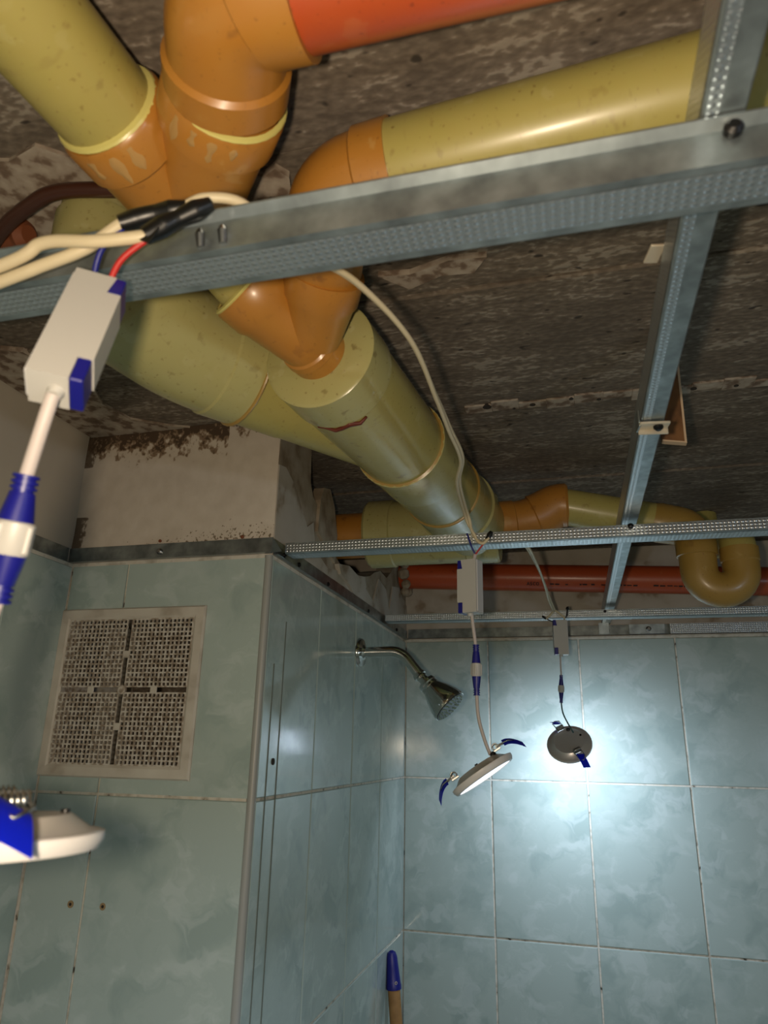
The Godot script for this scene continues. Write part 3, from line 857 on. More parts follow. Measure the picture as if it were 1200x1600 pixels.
func build_pipes() -> void:
	# --- small-bore branch drain: two wyes feeding the reducer
	var t := thing("branch_drain", Vector3(-0.23, 2.05, -0.5), "orange wye fittings and yellow pipes joining into the big drain", "pipe")
	var yy := 2.088
	var j1 := Vector3(-0.262, yy, -0.375)        # wye crotch
	var s0 := Vector3(-0.268, yy, -0.285)
	# yellow inlet
	part(t, "pipe", ptube([Vector3(-0.294, yy + 0.004, ROOM_F - 0.1), Vector3(-0.280, yy + 0.002, -0.20), Vector3(-0.270, yy, -0.292)], [Vector2(0, 0.0335)], 40), M.yellow, "yellow plastic pipe entering the wye")
	var w := part(t, "wye_fitting", _wye1(), M.orange, "orange wye fitting with glue smears")
	bead(w, Vector3(-0.2695, yy, -0.2905), Vector3(-0.02, 0, 1), 0.0355, 0.003, M.glue)
	for q in [[0.10, 0.017, 0.0035], [0.42, 0.012, 0.003], [0.75, 0.020, 0.004], [-0.25, 0.010, 0.003]]:
		drip(w, Vector3(-0.1905, yy, -0.3015), Vector3(-0.65, 0, -0.76), 0.0393, q[0], q[1], q[2])
	for q in [[-0.5, 0.018, 0.004], [-0.15, 0.022, 0.0045], [0.3, 0.015, 0.004]]:
		drip(w, Vector3(-0.2690, yy, -0.2960), Vector3(0.08, 0, -1), 0.0383, q[0], q[1], q[2])
	# right inlet: bend and red pipe
	var p2 := fillet([Vector3(-0.1885, yy, -0.2995), Vector3(-0.160, yy, -0.2450), Vector3(-0.118, yy, -0.2460)], 0.024, 8)
	var L2 := plen(p2)
	var e := part(t, "elbow", ptube(p2, [Vector2(0, 0.034), Vector2(0.004, 0.034), Vector2(0.0055, 0.0385), Vector2(0.024, 0.0385), Vector2(0.027, 0.0355), Vector2(L2 - 0.030, 0.0355), Vector2(L2 - 0.028, 0.0385), Vector2(L2, 0.0385)], 40), M.orange, "orange elbow")
	bead(e, Vector3(-0.1875, yy, -0.2985), Vector3(0.60, 0, 0.80), 0.0378, 0.0022, M.glue)
	part(t, "pipe", ptube([Vector3(-0.128, yy, -0.2460), Vector3(ROOM_R - 0.002, yy + 0.01, -0.262)], [Vector2(0, 0.0345)], 40), M.red, "red-orange plastic pipe")
	# stem between the wyes
	part(t, "pipe", ptube([Vector3(-0.2625, yy, -0.415), Vector3(-0.2340, 2.0565, -0.468)], [Vector2(0, 0.029)], 32), M.yellow, "short yellow pipe between the wyes")
	# second wye
	var w2 := part(t, "wye_fitting", _wye2(), M.orange, "orange wye fitting entering the reducer")
	bead(w2, Vector3(-0.2465, 2.066, -0.4510), Vector3(0.52, -0.41, -0.75), 0.0338, 0.0022, M.glue)
	# right inlet of second wye: elbow and yellow pipe
	var p3 := fillet([Vector3(-0.1755, 2.068, -0.452), Vector3(-0.150, 2.086, -0.389), Vector3(-0.098, 2.088, -0.3845)], 0.032, 8)
	var L3 := plen(p3)
	part(t, "elbow", ptube(p3, [Vector2(0, 0.0305), Vector2(L3 - 0.026, 0.0330), Vector2(L3 - 0.024, 0.0355), Vector2(L3, 0.0355)], 40), M.orange, "orange elbow")
	part(t, "pipe", ptube([Vector3(-0.106, 2.088, -0.3845), Vector3(ROOM_R - 0.002, 2.092, -0.300)], [Vector2(0, 0.0330)], 40), M.yellow, "long yellow pipe")

	# --- main drain
	var u := thing("main_drain", Vector3(-0.19, 2.0, -0.8), "thick yellow drain pipe under the slab with a side wye and end tee", "pipe")
	var f0 := Vector3(-0.2052, 2.037, -0.5235)
	var f1 := Vector3(-0.1560, 2.052, -1.030)
	var fd := (f1 - f0).normalized()
	var LF := (f1 - f0).length()
	# reducer cap
	var rd := part(u, "reducer", ptube([f0, f0 + fd * 0.048], [Vector2(0, 0.0255), Vector2(0.0, 0.0505), Vector2(0.002, 0.0535), Vector2(0.046, 0.0545), Vector2(0.048, 0.0530)], 56), M.olive, "pale yellow reducer collar with a flat disc face")
	bead(rd, f0 + fd * 0.048, fd, 0.0528, 0.0013, M.rust_glue, "glue_drip")
	var dr := st()
	var q0 := f0 + fd * 0.051
	var dn := Vector3(0.12, -0.82, 0.56).normalized()
	var pts := []
	for k in 7:
		var an := -0.55 + k * 0.16
		var rad := Vector3.DOWN.rotated(fd, an) * 0.0540
		pts.append(f0 + fd * (0.052 + 0.004 * sin(k * 2.1)) + rad)
	sweep(dr, pts, [Vector2(0, 0.0012), Vector2(0.02, 0.003), Vector2(plen(pts), 0.0008)], 8, true, true)
	part(rd, "glue_drip", done(dr), M.rust_glue)
	part(u, "pipe", ptube([f0 + fd * 0.046, f0 + fd * 0.235], [Vector2(0, 0.0526)], 56), M.drain)
	# wye body and side branch
	part(u, "wye_fitting", ptube([f0 + fd * 0.225, f0 + fd * 0.31], [Vector2(0, 0.0535), Vector2(0.001, 0.0560), Vector2(0.010, 0.0560), Vector2(0.012, 0.0545), Vector2(0.085, 0.0545)], 56), M.olive)
	bead(u, f0 + fd * 0.227, fd, 0.0550, 0.0026, M.ochre)
	part(u, "pipe", ptube([f0 + fd * 0.305, f0 + fd * 0.44], [Vector2(0, 0.0540)], 56), M.drain)
	bead(u, f0 + fd * 0.410, fd, 0.0555, 0.0024, M.ochre)
	part(u, "collar", ptube([f0 + fd * 0.410, f1 + fd * 0.012], [Vector2(0, 0.0545), Vector2(0.001, 0.0565), Vector2(0.111, 0.0570)], 56), M.olive)
	# side branch: from the wye towards the elbow
	var b0 := Vector3(-0.1957, 2.053, -0.716)
	var b1 := Vector3(-0.300, 2.055, -0.566)
	var bd := (b1 - b0).normalized()
	part(u, "side_branch", ptube([b0, b1 + bd * 0.004], [Vector2(0, 0.0535), Vector2((b1 - b0).length() - 0.055, 0.0535), Vector2((b1 - b0).length() - 0.0545, 0.0545), Vector2((b1 - b0).length() + 0.004, 0.0545)], 56), M.yellow)
	bead(u, b1, bd, 0.0582, 0.0026, M.ochre)
	var pe := fillet([b1, b1 + bd * 0.060, Vector3(-0.3630, 2.066, -0.440), Vector3(-0.366, 2.076, -0.412)], 0.050, 10)
	var LE := plen(pe)
	var el := part(u, "elbow", ptube(pe, [Vector2(0, 0.0570), Vector2(0.032, 0.0570), Vector2(0.034, 0.0550), Vector2(LE - 0.03, 0.0550), Vector2(LE, 0.040)], 56), M.olive, "large pale elbow beside the air shaft")
	# stamped ink dashes round the elbow
	for k in 9:
		var an := 0.35 + k * 0.14
		var c0 := Vector3(-0.3600, 2.0630, -0.462)
		var ax := Vector3(-0.25, 0.08, 0.96).normalized()
		var r0 := (Vector3.DOWN - ax * ax.dot(Vector3.DOWN)).normalized().rotated(ax, an)
		var bb := Basis(ax, r0.cross(ax).normalized(), r0)
		part(el, "ink_mark", box_mesh(c0 + r0 * 0.0558, Vector3(0.0008, 0.0012 + 0.0012 * absf(sin(k * 2.7)), 0.0003), 0.0, bb), M.ink)
	# riser into the slab
	part(u, "riser", ptube([Vector3(-0.366, 2.070, -0.415), Vector3(-0.370, 2.143, -0.417)], [Vector2(0, 0.036), Vector2(0.046, 0.036), Vector2(0.047, 0.0325), Vector2(0.073, 0.0325)], 40), M.olive, "pale riser going up through the slab")
	# tee
	var z2 := -1.140
	var ty := 2.052
	var te := part(u, "tee_fitting", ptube([Vector3(-0.330, ty, z2), Vector3(-0.105, ty, z2)], [Vector2(0, 0.050), Vector2(0.0, 0.056), Vector2(0.004, 0.059), Vector2(0.045, 0.059), Vector2(0.047, 0.0562), Vector2(0.170, 0.0562), Vector2(0.172, 0.0585), Vector2(0.222, 0.0585), Vector2(0.225, 0.056)], 56), M.olive, "pale yellow tee at the end of the drain")
	part(te, "branch", ptube([f1 - fd * 0.02, f1 + fd * 0.10], [Vector2(0, 0.056), Vector2(0.004, 0.0600), Vector2(0.030, 0.0600), Vector2(0.034, 0.0565), Vector2(0.12, 0.0555)], 56), M.olive)
	part(u, "pipe", ptube([Vector3(-0.325, ty, z2), Vector3(-0.62, ty, z2)], [Vector2(0, 0.040)], 40), M.orange, "orange pipe leaving through the air shaft")

	# --- trap drain
	var v := thing("trap_drain", Vector3(0.1, 1.95, -1.15), "orange elbow, yellow pipe and brown U-shaped trap beyond the cross channel", "pipe")
	var zt := -1.150
	var po := fillet([Vector3(-0.110, 2.058, z2), Vector3(-0.055, 2.064, zt), Vector3(-0.010, 2.088, zt), Vector3(0.010, 2.088, zt)], 0.03, 6)
	var LO := plen(po)
	part(v, "elbow", ptube(po, [Vector2(0, 0.038), Vector2(0.03, 0.038), Vector2(0.032, 0.036), Vector2(0.064, 0.036), Vector2(0.066, 0.039), Vector2(0.088, 0.0375), Vector2(LO - 0.004, 0.0365), Vector2(LO, 0.033)], 40), M.orange, "orange bend")
	part(v, "pipe", ptube([Vector3(0.0, 2.086, zt), Vector3(0.150, 2.052, zt - 0.01)], [Vector2(0, 0.0305)], 36), M.yellow)
	var pk := fillet([Vector3(0.140, 2.0540, zt - 0.01), Vector3(0.196, 2.040, zt - 0.01), Vector3(0.1985, 1.998, zt)], 0.035, 8)
	part(v, "elbow", ptube(pk, [Vector2(0, 0.031), Vector2(0.01, 0.0325), Vector2(plen(pk), 0.0285)], 36), M.ochre)
	# U bend
	var ub := [Vector3(0.1985, 2.010, zt)]
	for k in 15:
		var an := PI + PI * k / 14.0
		ub.append(Vector3(0.2285 + cos(an) * 0.030, 1.9665 + sin(an) * 0.030, zt))
	ub.append(Vector3(0.2585, 2.000, zt))
	var LU := plen(ub)
	part(v, "trap_bend", ptube(ub, [Vector2(0, 0.0290), Vector2(0.018, 0.0290), Vector2(0.020, 0.0275), Vector2(LU - 0.022, 0.0265), Vector2(LU - 0.020, 0.0280), Vector2(LU, 0.0280)], 40), M.ochre, "brown-yellow U-shaped trap")
	part(v, "trap_collar", ptube([Vector3(0.1985, 1.990, zt), Vector3(0.1985, 2.018, zt)], [Vector2(0, 0.0285), Vector2(0.001, 0.0303), Vector2(0.026, 0.0303), Vector2(0.028, 0.029)], 36), M.ochre)
	part(v, "riser", ptube(fillet([Vector3(0.2585, 1.985, zt), Vector3(0.2585, 2.014, zt - 0.004), Vector3(0.262, 2.075, zt - 0.25), Vector3(0.262, 2.143, zt - 0.27)], 0.03, 6), [Vector2(0, 0.0262)], 36), M.yellow)

	# --- red pipe along the back wall
	var x := thing("wall_drain", Vector3(0.2, 2.04, -1.59), "long red-orange pipe with black print along the back wall plaster", "pipe")
	var r0 := Vector3(SHAFT_X - 0.05, 2.087, -1.588)
	var r1 := Vector3(ROOM_R - 0.002, 2.012, -1.588)
	part(x, "pipe", ptube([r0, r1], [Vector2(0, 0.0300)], 40), M.red)
	_print_on_pipe(x, r0, r1)

	# --- brown hose and clay stub near the riser
	var h := thing("brown_hose", Vector3(-0.4, 2.12, -0.38), "thin dark brown hose curving across the slab behind the wye", "hose")
	part(h, "hose", tube(spline([Vector3(-0.54, 2.118, -0.455), Vector3(-0.457, 2.115, -0.400), Vector3(-0.408, 2.115, -0.378), Vector3(-0.373, 2.118, -0.373), Vector3(-0.31, 2.120, -0.388), Vector3(-0.26, 2.13, -0.40)], 8), 0.0062, 14), M.hose)
	var cs := thing("pipe_stub", Vector3(-0.46, 2.12, -0.416), "short clay-coloured pipe stub end beside the pale riser", "pipe")
	part(cs, "stub", tube([Vector3(-0.60, 2.127, -0.414), Vector3(-0.452, 2.125, -0.416)], 0.0105, 16), M.clay)
	part(cs, "end_ring", ptube([Vector3(-0.452, 2.125, -0.416), Vector3(-0.441, 2.123, -0.415)], [Vector2(0, 0.0125), Vector2(0.006, 0.014), Vector2(0.011, 0.008)], 16), M.clay)

# runny smear of glue lying on a round pipe: along the axis from p, on the side given by angle
func drip(parent: Node3D, p: Vector3, dir: Vector3, r: float, ang: float, length: float, w: float) -> void:
	var d := dir.normalized()
	var dn := (Vector3.DOWN - d * d.dot(Vector3.DOWN)).normalized().rotated(d, ang)
	var side := d.cross(dn)
	var g := st()
	var n := 7
	var L := []
	var R := []
	for k in n:
		var f := float(k) / (n - 1)
		var hw := w * (0.85 + 0.35 * sin(f * 7.0 + ang * 5.0)) * (1.0 if k < n - 1 else 0.25)
		var mid := p + d * length * f
		var row := []
		for q in [-1.0, -0.5, 0.0, 0.5, 1.0]:
			var a: float = q * hw / r
			var h: float = 0.0008 * (1.0 - q * q) * (0.4 if k == 0 or k == n - 1 else 1.0) - 0.0001
			row.append(mid + dn.rotated(d, a) * (r + h))
		L.append(row)
	for k in n - 1:
		for q in 4:
			quad(g, L[k][q], L[k][q + 1], L[k + 1][q + 1], L[k + 1][q], dn, 1)
	part(parent, "glue_smear", done(g), M.glue_smear)

func _wye1() -> ArrayMesh:
	var yy := 2.088
	var s := st()
	var a := [Vector3(-0.2695, yy, -0.292), Vector3(-0.262, yy, -0.385), Vector3(-0.2625, yy, -0.432)]
	var L := plen(a)
	sweep(s, a, [Vector2(0, 0.034), Vector2(0.0, 0.0365), Vector2(0.003, 0.0385), Vector2(0.027, 0.0385), Vector2(0.030, 0.0355), Vector2(L - 0.024, 0.0350), Vector2(L - 0.022, 0.038), Vector2(L, 0.038)], 44)
	var b := [Vector3(-0.1875, yy, -0.298), Vector3(-0.258, yy, -0.380)]
	sweep(s, b, [Vector2(0, 0.035), Vector2(0.0, 0.0375), Vector2(0.003, 0.0395), Vector2(0.026, 0.0395), Vector2(0.029, 0.0360), Vector2(plen(b), 0.0350)], 44)
	return done(s)

func _wye2() -> ArrayMesh:
	var s := st()
	var a := [Vector3(-0.2465, 2.066, -0.451), Vector3(-0.2107, 2.0380, -0.503), Vector3(-0.2052, 2.037, -0.527)]
	var L := plen(a)
	sweep(s, a, [Vector2(0, 0.030), Vector2(0.0, 0.0335), Vector2(0.003, 0.0352), Vector2(0.024, 0.0345), Vector2(0.030, 0.0315), Vector2(L - 0.030, 0.0265), Vector2(L - 0.022, 0.0250), Vector2(L - 0.020, 0.0270), Vector2(L - 0.014, 0.0277), Vector2(L - 0.013, 0.0270), Vector2(L, 0.0270)], 44)
	var b := [Vector3(-0.1745, 2.067, -0.453), Vector3(-0.2040, 2.0390, -0.502)]
	sweep(s, b, [Vector2(0, 0.0305), Vector2(0.0, 0.0325), Vector2(0.022, 0.0325), Vector2(0.026, 0.0300), Vector2(plen(b), 0.0255)], 44)
	return done(s)

func _print_on_pipe(x: Node3D, r0: Vector3, r1: Vector3) -> void:
	var dir := (r1 - r0).normalized()
	var out := Vector3(0, -0.62, 0.785).normalized()
	out = (out - dir * out.dot(dir)).normalized()
	var upv := out.cross(dir).normalized()
	var f := SystemFont.new()
	f.font_names = PackedStringArray(["Droid Sans"])
	f.font_weight = 700
	var tm := TextMesh.new()
	tm.text = "ASCO"
	tm.font = f
	tm.font_size = 32
	tm.pixel_size = 0.00034
	tm.depth = 0.0006
	var c := r0 + dir * 0.355 + out * 0.0301
	placed(x, "lettering", tm, M.ink, Transform3D(Basis(dir, upv, out), c))
	# blurred rest of the print: short unreadable strokes
	var g := st()
	var l := 0.392
	while l < 0.72:
		var w := rng.randf_range(0.002, 0.006)
		if rng.randf() < 0.72:
			bbox(g, r0 + dir * (l + w) + out * 0.0301 + upv * rng.randf_range(-0.0006, 0.0006), Vector3(w, rng.randf_range(0.0008, 0.0019), 0.0003), 0.0, Basis(dir, upv, out))
		l += w * 2.0 + rng.randf_range(0.001, 0.004)
	part(x, "print_strokes", done(g), M.ink).set_meta("kind", "stuff")

# ------------------------------------------------------------------ downlights
# driver box hanging with its top centre at p; face = outward normal of the wide face, blue = side of the blue corners (+1 / -1 along right)
func driver(parent: Node3D, p: Vector3, down: Vector3, face: Vector3, w: float, h: float, d: float, blue: float) -> void:
	var Y := -down.normalized()
	var Z := (face - Y * face.dot(Y)).normalized()
	var X := Y.cross(Z).normalized()
	var c := p - Y * h / 2.0
	var B := Basis(X, Y, Z)
	var s := st()
	# outline with slanted ends and notches for the blue corners
	var k := blue
	var n := 0.17 * h
	var ol := [Vector2(-k * w * 0.5, h * 0.5), Vector2(k * w * 0.30, h * 0.5), Vector2(k * w * 0.22, h * 0.5 - n), Vector2(k * w * 0.5, h * 0.5 - n), Vector2(k * w * 0.5, -h * 0.5 + n * 1.15), Vector2(k * w * 0.22, -h * 0.5 + n * 1.15), Vector2(k * w * 0.22, -h * 0.5), Vector2(-k * w * 0.5, -h * 0.5)]
	var body := part(parent, "driver_box", extrude(c - Z * d * 0.5, c + Z * d * 0.5, ol, X, Y), M.white, "white LED driver box with blue corners")
	part(body, "side_lid", box_mesh(c - X * k * (w * 0.5 + 0.0006), Vector3(0.0008, h * 0.485, d * 0.40), 0.0004, B), M.grey_white)
	part(body, "blue_corner", box_mesh(c + X * k * w * 0.355 + Y * (h * 0.5 - n * 0.5), Vector3(w * 0.135, n * 0.49, d * 0.49), 0.0006, B), M.blue, "blue corner block")
	part(body, "blue_corner", box_mesh(c + X * k * w * 0.345 - Y * (h * 0.5 - n * 0.57), Vector3(w * 0.125, n * 0.57, d * 0.49), 0.0006, B), M.blue, "blue corner block")
	part(body, "strain_relief", ptube([c - Y * h * 0.49, c - Y * (h * 0.5 + 0.004)], [Vector2(0, 0.0042), Vector2(0.004, 0.003)], 12), M.white)

# inline plug: blue ribbed sleeve, white band, blue ribbed sleeve, from a down to b
func plug(parent: Node3D, a: Vector3, b: Vector3, r: float) -> void:
	var d := (b - a)
	var L := d.length()
	var u := d.normalized()
	var l := L * 0.38
	var prof := [Vector2(0, r * 0.62)]
	for k in 3:
		prof.append(Vector2(l * 0.06 * (2 * k), r * 0.70))
		prof.append(Vector2(l * 0.06 * (2 * k + 1), r * 0.70))
		prof.append(Vector2(l * 0.06 * (2 * k + 1), r * 0.55))
		prof.append(Vector2(l * 0.06 * (2 * k + 2), r * 0.55))
	prof.append(Vector2(l * 0.36, r * 0.66))
	prof.append(Vector2(l, r * 0.95))
	var pl := part(parent, "plug", ptube([a + u * (l - 0.001), b - u * (l - 0.001)], [Vector2(0, r * 0.9), Vector2(0.001, r * 1.06), Vector2(L - 2 * l, r * 1.06), Vector2(L - 2 * l + 0.002, r * 0.9)], 16), M.white, "white plug band between blue sleeves")
	part(pl, "blue_sleeve", ptube([a, a + u * l], prof, 16), M.blue, "blue cable sleeve")
	part(pl, "blue_sleeve", ptube([b, b - u * l], prof, 16), M.blue, "blue cable sleeve")
	for k in 4:
		var v := u.cross(Vector3.RIGHT if absf(u.x) < 0.8 else Vector3.BACK).normalized().rotated(u, k * PI / 2)
		part(pl, "grip_rib", ptube([(a + b) / 2.0 - u * (L * 0.10) + v * r * 1.0, (a + b) / 2.0 + u * (L * 0.10) + v * r * 1.0], [Vector2(0, r * 0.22)], 8), M.white)

# lamp disc: centre c, light direction n, axis of the spring clips s
func lamp(parent: Node3D, c: Vector3, n: Vector3, clip_axis: Vector3, R: float, energy: float, bend := 0.015) -> void:
	n = n.normalized()
	var s := (clip_axis - n * clip_axis.dot(n)).normalized()
	var o := s.cross(n)
	# back dish and white flange
	var hs := part(parent, "lamp_housing", ptube([c - n * 0.009, c + n * 0.001], [Vector2(0, 0.0), Vector2(0.0, R * 0.66), Vector2(0.0012, R * 0.70), Vector2(0.006, R * 0.86), Vector2(0.007, R * 0.97), Vector2(0.010, R * 0.99)], 64, false, false), M.lamp_back, "silver back of the lamp")
	part(hs, "screw", ptube([c - n * 0.0085 + o * R * 0.6, c - n * 0.0105 + o * R * 0.6], [Vector2(0, 0.002)], 10), M.screw)
	part(hs, "grommet", ptube([c - n * 0.008 - s * R * 0.55 + o * R * 0.3, c - n * 0.0125 - s * R * 0.55 + o * R * 0.3], [Vector2(0, 0.004), Vector2(0.003, 0.0035), Vector2(0.0045, 0.002)], 12), M.tape)
	part(parent, "lamp_rim", ptube([c - n * 0.0015, c + n * 0.0055], [Vector2(0, R * 0.97), Vector2(0.0, R), Vector2(0.003, R), Vector2(0.0065, R * 0.95), Vector2(0.007, R * 0.86), Vector2(0.004, R * 0.85)], 64, false, false), M.lamp_rim, "white lamp rim")
	part(parent, "lamp_diffuser", ptube([c + n * 0.0005, c + n * 0.0048], [Vector2(0, R * 0.86), Vector2(0.0043, R * 0.86)], 64, false, true), M.glow, "glowing lamp diffuser")
	for sg in [-1.0, 1.0]:
		var e: Vector3 = c + s * sg * R * 0.72 - n * 0.009
		# bracket, coil, arm with blue film sleeve
		var br := part(parent, "spring_clip", box_mesh(e - n * 0.003, Vector3(0.0012, 0.005, 0.0075), 0.0005, Basis(n, s, n.cross(s))), M.spring, "wire spring clip with a blue tab")
		var coil := []
		for k in 49:
			var an := TAU * k / 8.0
			coil.append(e - n * 0.007 + (n * sin(an) + s * cos(an)) * 0.0036 + o * (-0.0065 + 0.013 * k / 48.0))
		var cs := st()
		sweep(cs, coil, [Vector2(0, 0.0008)], 6)
		part(br, "coil", done(cs), M.spring)
		var arm := [e - n * 0.007 + o * 0.0065, e + s * sg * 0.016 - n * 0.005 + o * 0.0068, e + s * sg * 0.022 - n * 0.002, e + s * sg * 0.016 - n * 0.005 - o * 0.0068, e - n * 0.007 - o * 0.0065]
		part(br, "arm", tube(arm, 0.0009, 6), M.spring)
		# sleeve: curved blue film
		var fs := st()
		var ow: Vector3 = (o * 0.86 + n * 0.5).normalized() * 0.0078
		for k in 6:
			var f0 := float(k) / 6.0
			var f1 := float(k + 1) / 6.0
			var a0: Vector3 = e + s * sg * (0.010 + 0.020 * f0) - n * (0.006 - bend * f0 * f0)
			var a1: Vector3 = e + s * sg * (0.010 + 0.020 * f1) - n * (0.006 - bend * f1 * f1)
			for q in [-1.0, 1.0]:
				var th: Vector3 = n * 0.0004 * q
				quad(fs, a0 + ow + th, a1 + ow + th, a1 - ow + th, a0 - ow + th, n * q, 1 if q > 0 else 2)
		part(br, "blue_tab", done(fs), M.blue_film, "blue film tab")
	var al := AreaLight3D.new()
	al.name = "lamp_light"
	al.area_size = Vector2(R * 1.5, R * 1.5)
	al.area_normalize_energy = true
	al.light_color = LED
	al.light_energy = energy
	al.shadow_enabled = true
	parent.add_child(al)
	al.position = c + n * 0.0065 - off(parent)
	al.basis = Basis.looking_at(n, Vector3.UP if absf(n.y) < 0.9 else Vector3.RIGHT)

func build_lamps() -> void:
	# far lamp, shining at the back wall
	var a := thing("downlight", Vector3(-0.02, 1.945, -1.42), "LED downlight dangling with its silver back showing against the tiled back wall", "lamp", "dangling LED downlights")
	driver(a, Vector3(-0.0195, 1.939, -1.405), Vector3(-0.002, -1, 0), Vector3(0.12, 0, 1), 0.026, 0.066, 0.018, -1.0)
	part(a, "cord", tube([Vector3(-0.0215, 1.873, -1.406), Vector3(-0.022, 1.834, -1.412)], 0.0016, 10), M.cord)
	plug(a, Vector3(-0.022, 1.836, -1.413), Vector3(-0.025, 1.785, -1.418), 0.0048)
	part(a, "cord", tube(spline([Vector3(-0.025, 1.786, -1.418), Vector3(-0.0225, 1.765, -1.416), Vector3(-0.012, 1.742, -1.407), Vector3(-0.006, 1.731, -1.408)], 6), 0.0014, 10), M.wire_green)
	part(a, "wire", tube(spline([Vector3(-0.046, 1.944, -1.402), Vector3(-0.036, 1.938, -1.402), Vector3(-0.028, 1.936, -1.405)], 5), 0.0012, 8), M.tape)
	part(a, "wire", tube(spline([Vector3(-0.003, 1.950, -1.402), Vector3(-0.010, 1.940, -1.402), Vector3(-0.014, 1.936, -1.405)], 5), 0.0012, 8), M.tape)
	lamp(a, Vector3(-0.0145, 1.711, -1.425), Vector3(0.10, -0.62, -0.78), Vector3(0.55, -0.85, 0.5), 0.0415, E_LED)
	# middle lamp, seen edge on
	var b := thing("downlight", Vector3(-0.11, 1.945, -0.86), "LED downlight seen edge on, glowing below its white driver beside the shower head", "lamp", "dangling LED downlights")
	driver(b, Vector3(-0.118, 1.925, -0.864), Vector3(-0.005, -1, 0.0), Vector3(-0.35, 0, 1), 0.026, 0.067, 0.019, -1.0)
	part(b, "cord", tube([Vector3(-0.117, 1.858, -0.864), Vector3(-0.1125, 1.818, -0.866)], 0.0022, 10), M.cord)
	plug(b, Vector3(-0.1125, 1.820, -0.866), Vector3(-0.1130, 1.760, -0.868), 0.0058)
	part(b, "cord", tube(spline([Vector3(-0.113, 1.761, -0.868), Vector3(-0.1115, 1.735, -0.868), Vector3(-0.105, 1.710, -0.868), Vector3(-0.0985, 1.693, -0.868)], 6), 0.0021, 10), M.cord)
	part(b, "wire", tube(spline([Vector3(-0.119, 1.958, -0.853), Vector3(-0.114, 1.942, -0.852), Vector3(-0.110, 1.932, -0.855)], 5), 0.0011, 8), M.wire_blue)
	part(b, "wire", tube(spline([Vector3(-0.091, 1.951, -0.851), Vector3(-0.102, 1.939, -0.852), Vector3(-0.109, 1.931, -0.855)], 5), 0.0011, 8), M.wire_red)
	part(b, "cord", tube([Vector3(-0.1095, 1.932, -0.855), Vector3(-0.1125, 1.923, -0.862)], 0.0024, 10), M.cord)
	lamp(b, Vector3(-0.1085, 1.6725, -0.870), LENS.basis * Vector3(0.53, -0.76, 0.44), LENS.basis * Vector3(-0.84, -0.54, 0.05), 0.0405, E_LED)
	# near lamp, facing down
	var c := thing("downlight", Vector3(-0.23, 1.945, -0.27), "LED downlight facing down with a large white driver wired in red and blue", "lamp", "dangling LED downlights")
	driver(c, Vector3(-0.2240, 1.9215, -0.262), Vector3(0.10, -1, 0.36), Vector3(0.62, 0.1, 1), 0.0245, 0.078, 0.020, 1.0)
	part(c, "cord", tube(spline([Vector3(-0.2170, 1.846, -0.2345), Vector3(-0.2215, 1.834, -0.237), Vector3(-0.2330, 1.811, -0.245)], 5), 0.0032, 12), M.cord)
	plug(c, Vector3(-0.2322, 1.8125, -0.2445), Vector3(-0.2440, 1.757, -0.254), 0.0082)
	part(c, "cord", tube(spline([Vector3(-0.2438, 1.758, -0.254), Vector3(-0.258, 1.72, -0.262), Vector3(-0.257, 1.685, -0.270), Vector3(-0.247, 1.672, -0.272)], 6), 0.0030, 12), M.cord)
	part(c, "wire", tube(spline([Vector3(-0.212, 1.954, -0.256), Vector3(-0.221, 1.942, -0.254), Vector3(-0.2270, 1.930, -0.258), Vector3(-0.2275, 1.919, -0.262)], 6), 0.0016, 10), M.wire_blue)
	part(c, "wire", tube(spline([Vector3(-0.193, 1.943, -0.254), Vector3(-0.210, 1.932, -0.255), Vector3(-0.2215, 1.919, -0.262)], 6), 0.0016, 10), M.wire_red)
	lamp(c, Vector3(-0.2375, 1.6600, -0.272), Vector3(0.04, -1.0, 0.0), Vector3(0.72, 0, 0.69), 0.0420, E_LED, 0.013)

	# added fill lamp behind the photographer, unseen, shaped like the downlights to brighten the room
	var x := 0.895
	var e := thing("downlight", Vector3(x, 1.945, 0.15), "added unseen fill lamp shaped like an LED downlight, opposite the shower and turned towards it", "lamp", "dangling LED downlights")
	driver(e, Vector3(x, 1.925, 0.15), Vector3(0, -1, 0), Vector3(-0.3, 0, -1), 0.026, 0.067, 0.019, -1.0)
	part(e, "cord", tube([Vector3(x, 1.960, 0.15), Vector3(x, 1.925, 0.15)], 0.0022, 10), M.cord)
	part(e, "cord", tube([Vector3(x, 1.858, 0.15), Vector3(x, 1.818, 0.15)], 0.0022, 10), M.cord)
	plug(e, Vector3(x, 1.820, 0.15), Vector3(x, 1.760, 0.15), 0.0058)
	part(e, "cord", tube(spline([Vector3(x, 1.761, 0.15), Vector3(x + 0.001, 1.735, 0.158), Vector3(x, 1.705, 0.162)], 6), 0.0021, 10), M.cord)
	lamp(e, Vector3(x, 1.675, 0.15), Vector3(-0.82, -0.22, -0.66), Vector3(0.7, 0, -0.7), 0.0405, E_LED)

# ------------------------------------------------------------------ cables
func twin(parent: Node3D, pts: Array, r: float, twist: float, m: Material) -> void:
	var p := spline(pts, 10)
	var A := []
	var B := []
	for i in p.size():
		var T: Vector3 = (p[mini(i + 1, p.size() - 1)] - p[maxi(i - 1, 0)]).normalized()
		var N := T.cross(Vector3.UP).normalized()
		var Q := T.cross(N)
		var an := twist * i
		var d := (N * cos(an) + Q * sin(an)) * r * 0.95
		A.append(p[i] + d)
		B.append(p[i] - d)
	part(parent, "strand", tube(A, r, 12), m)
	part(parent, "strand", tube(B, r, 12), m)

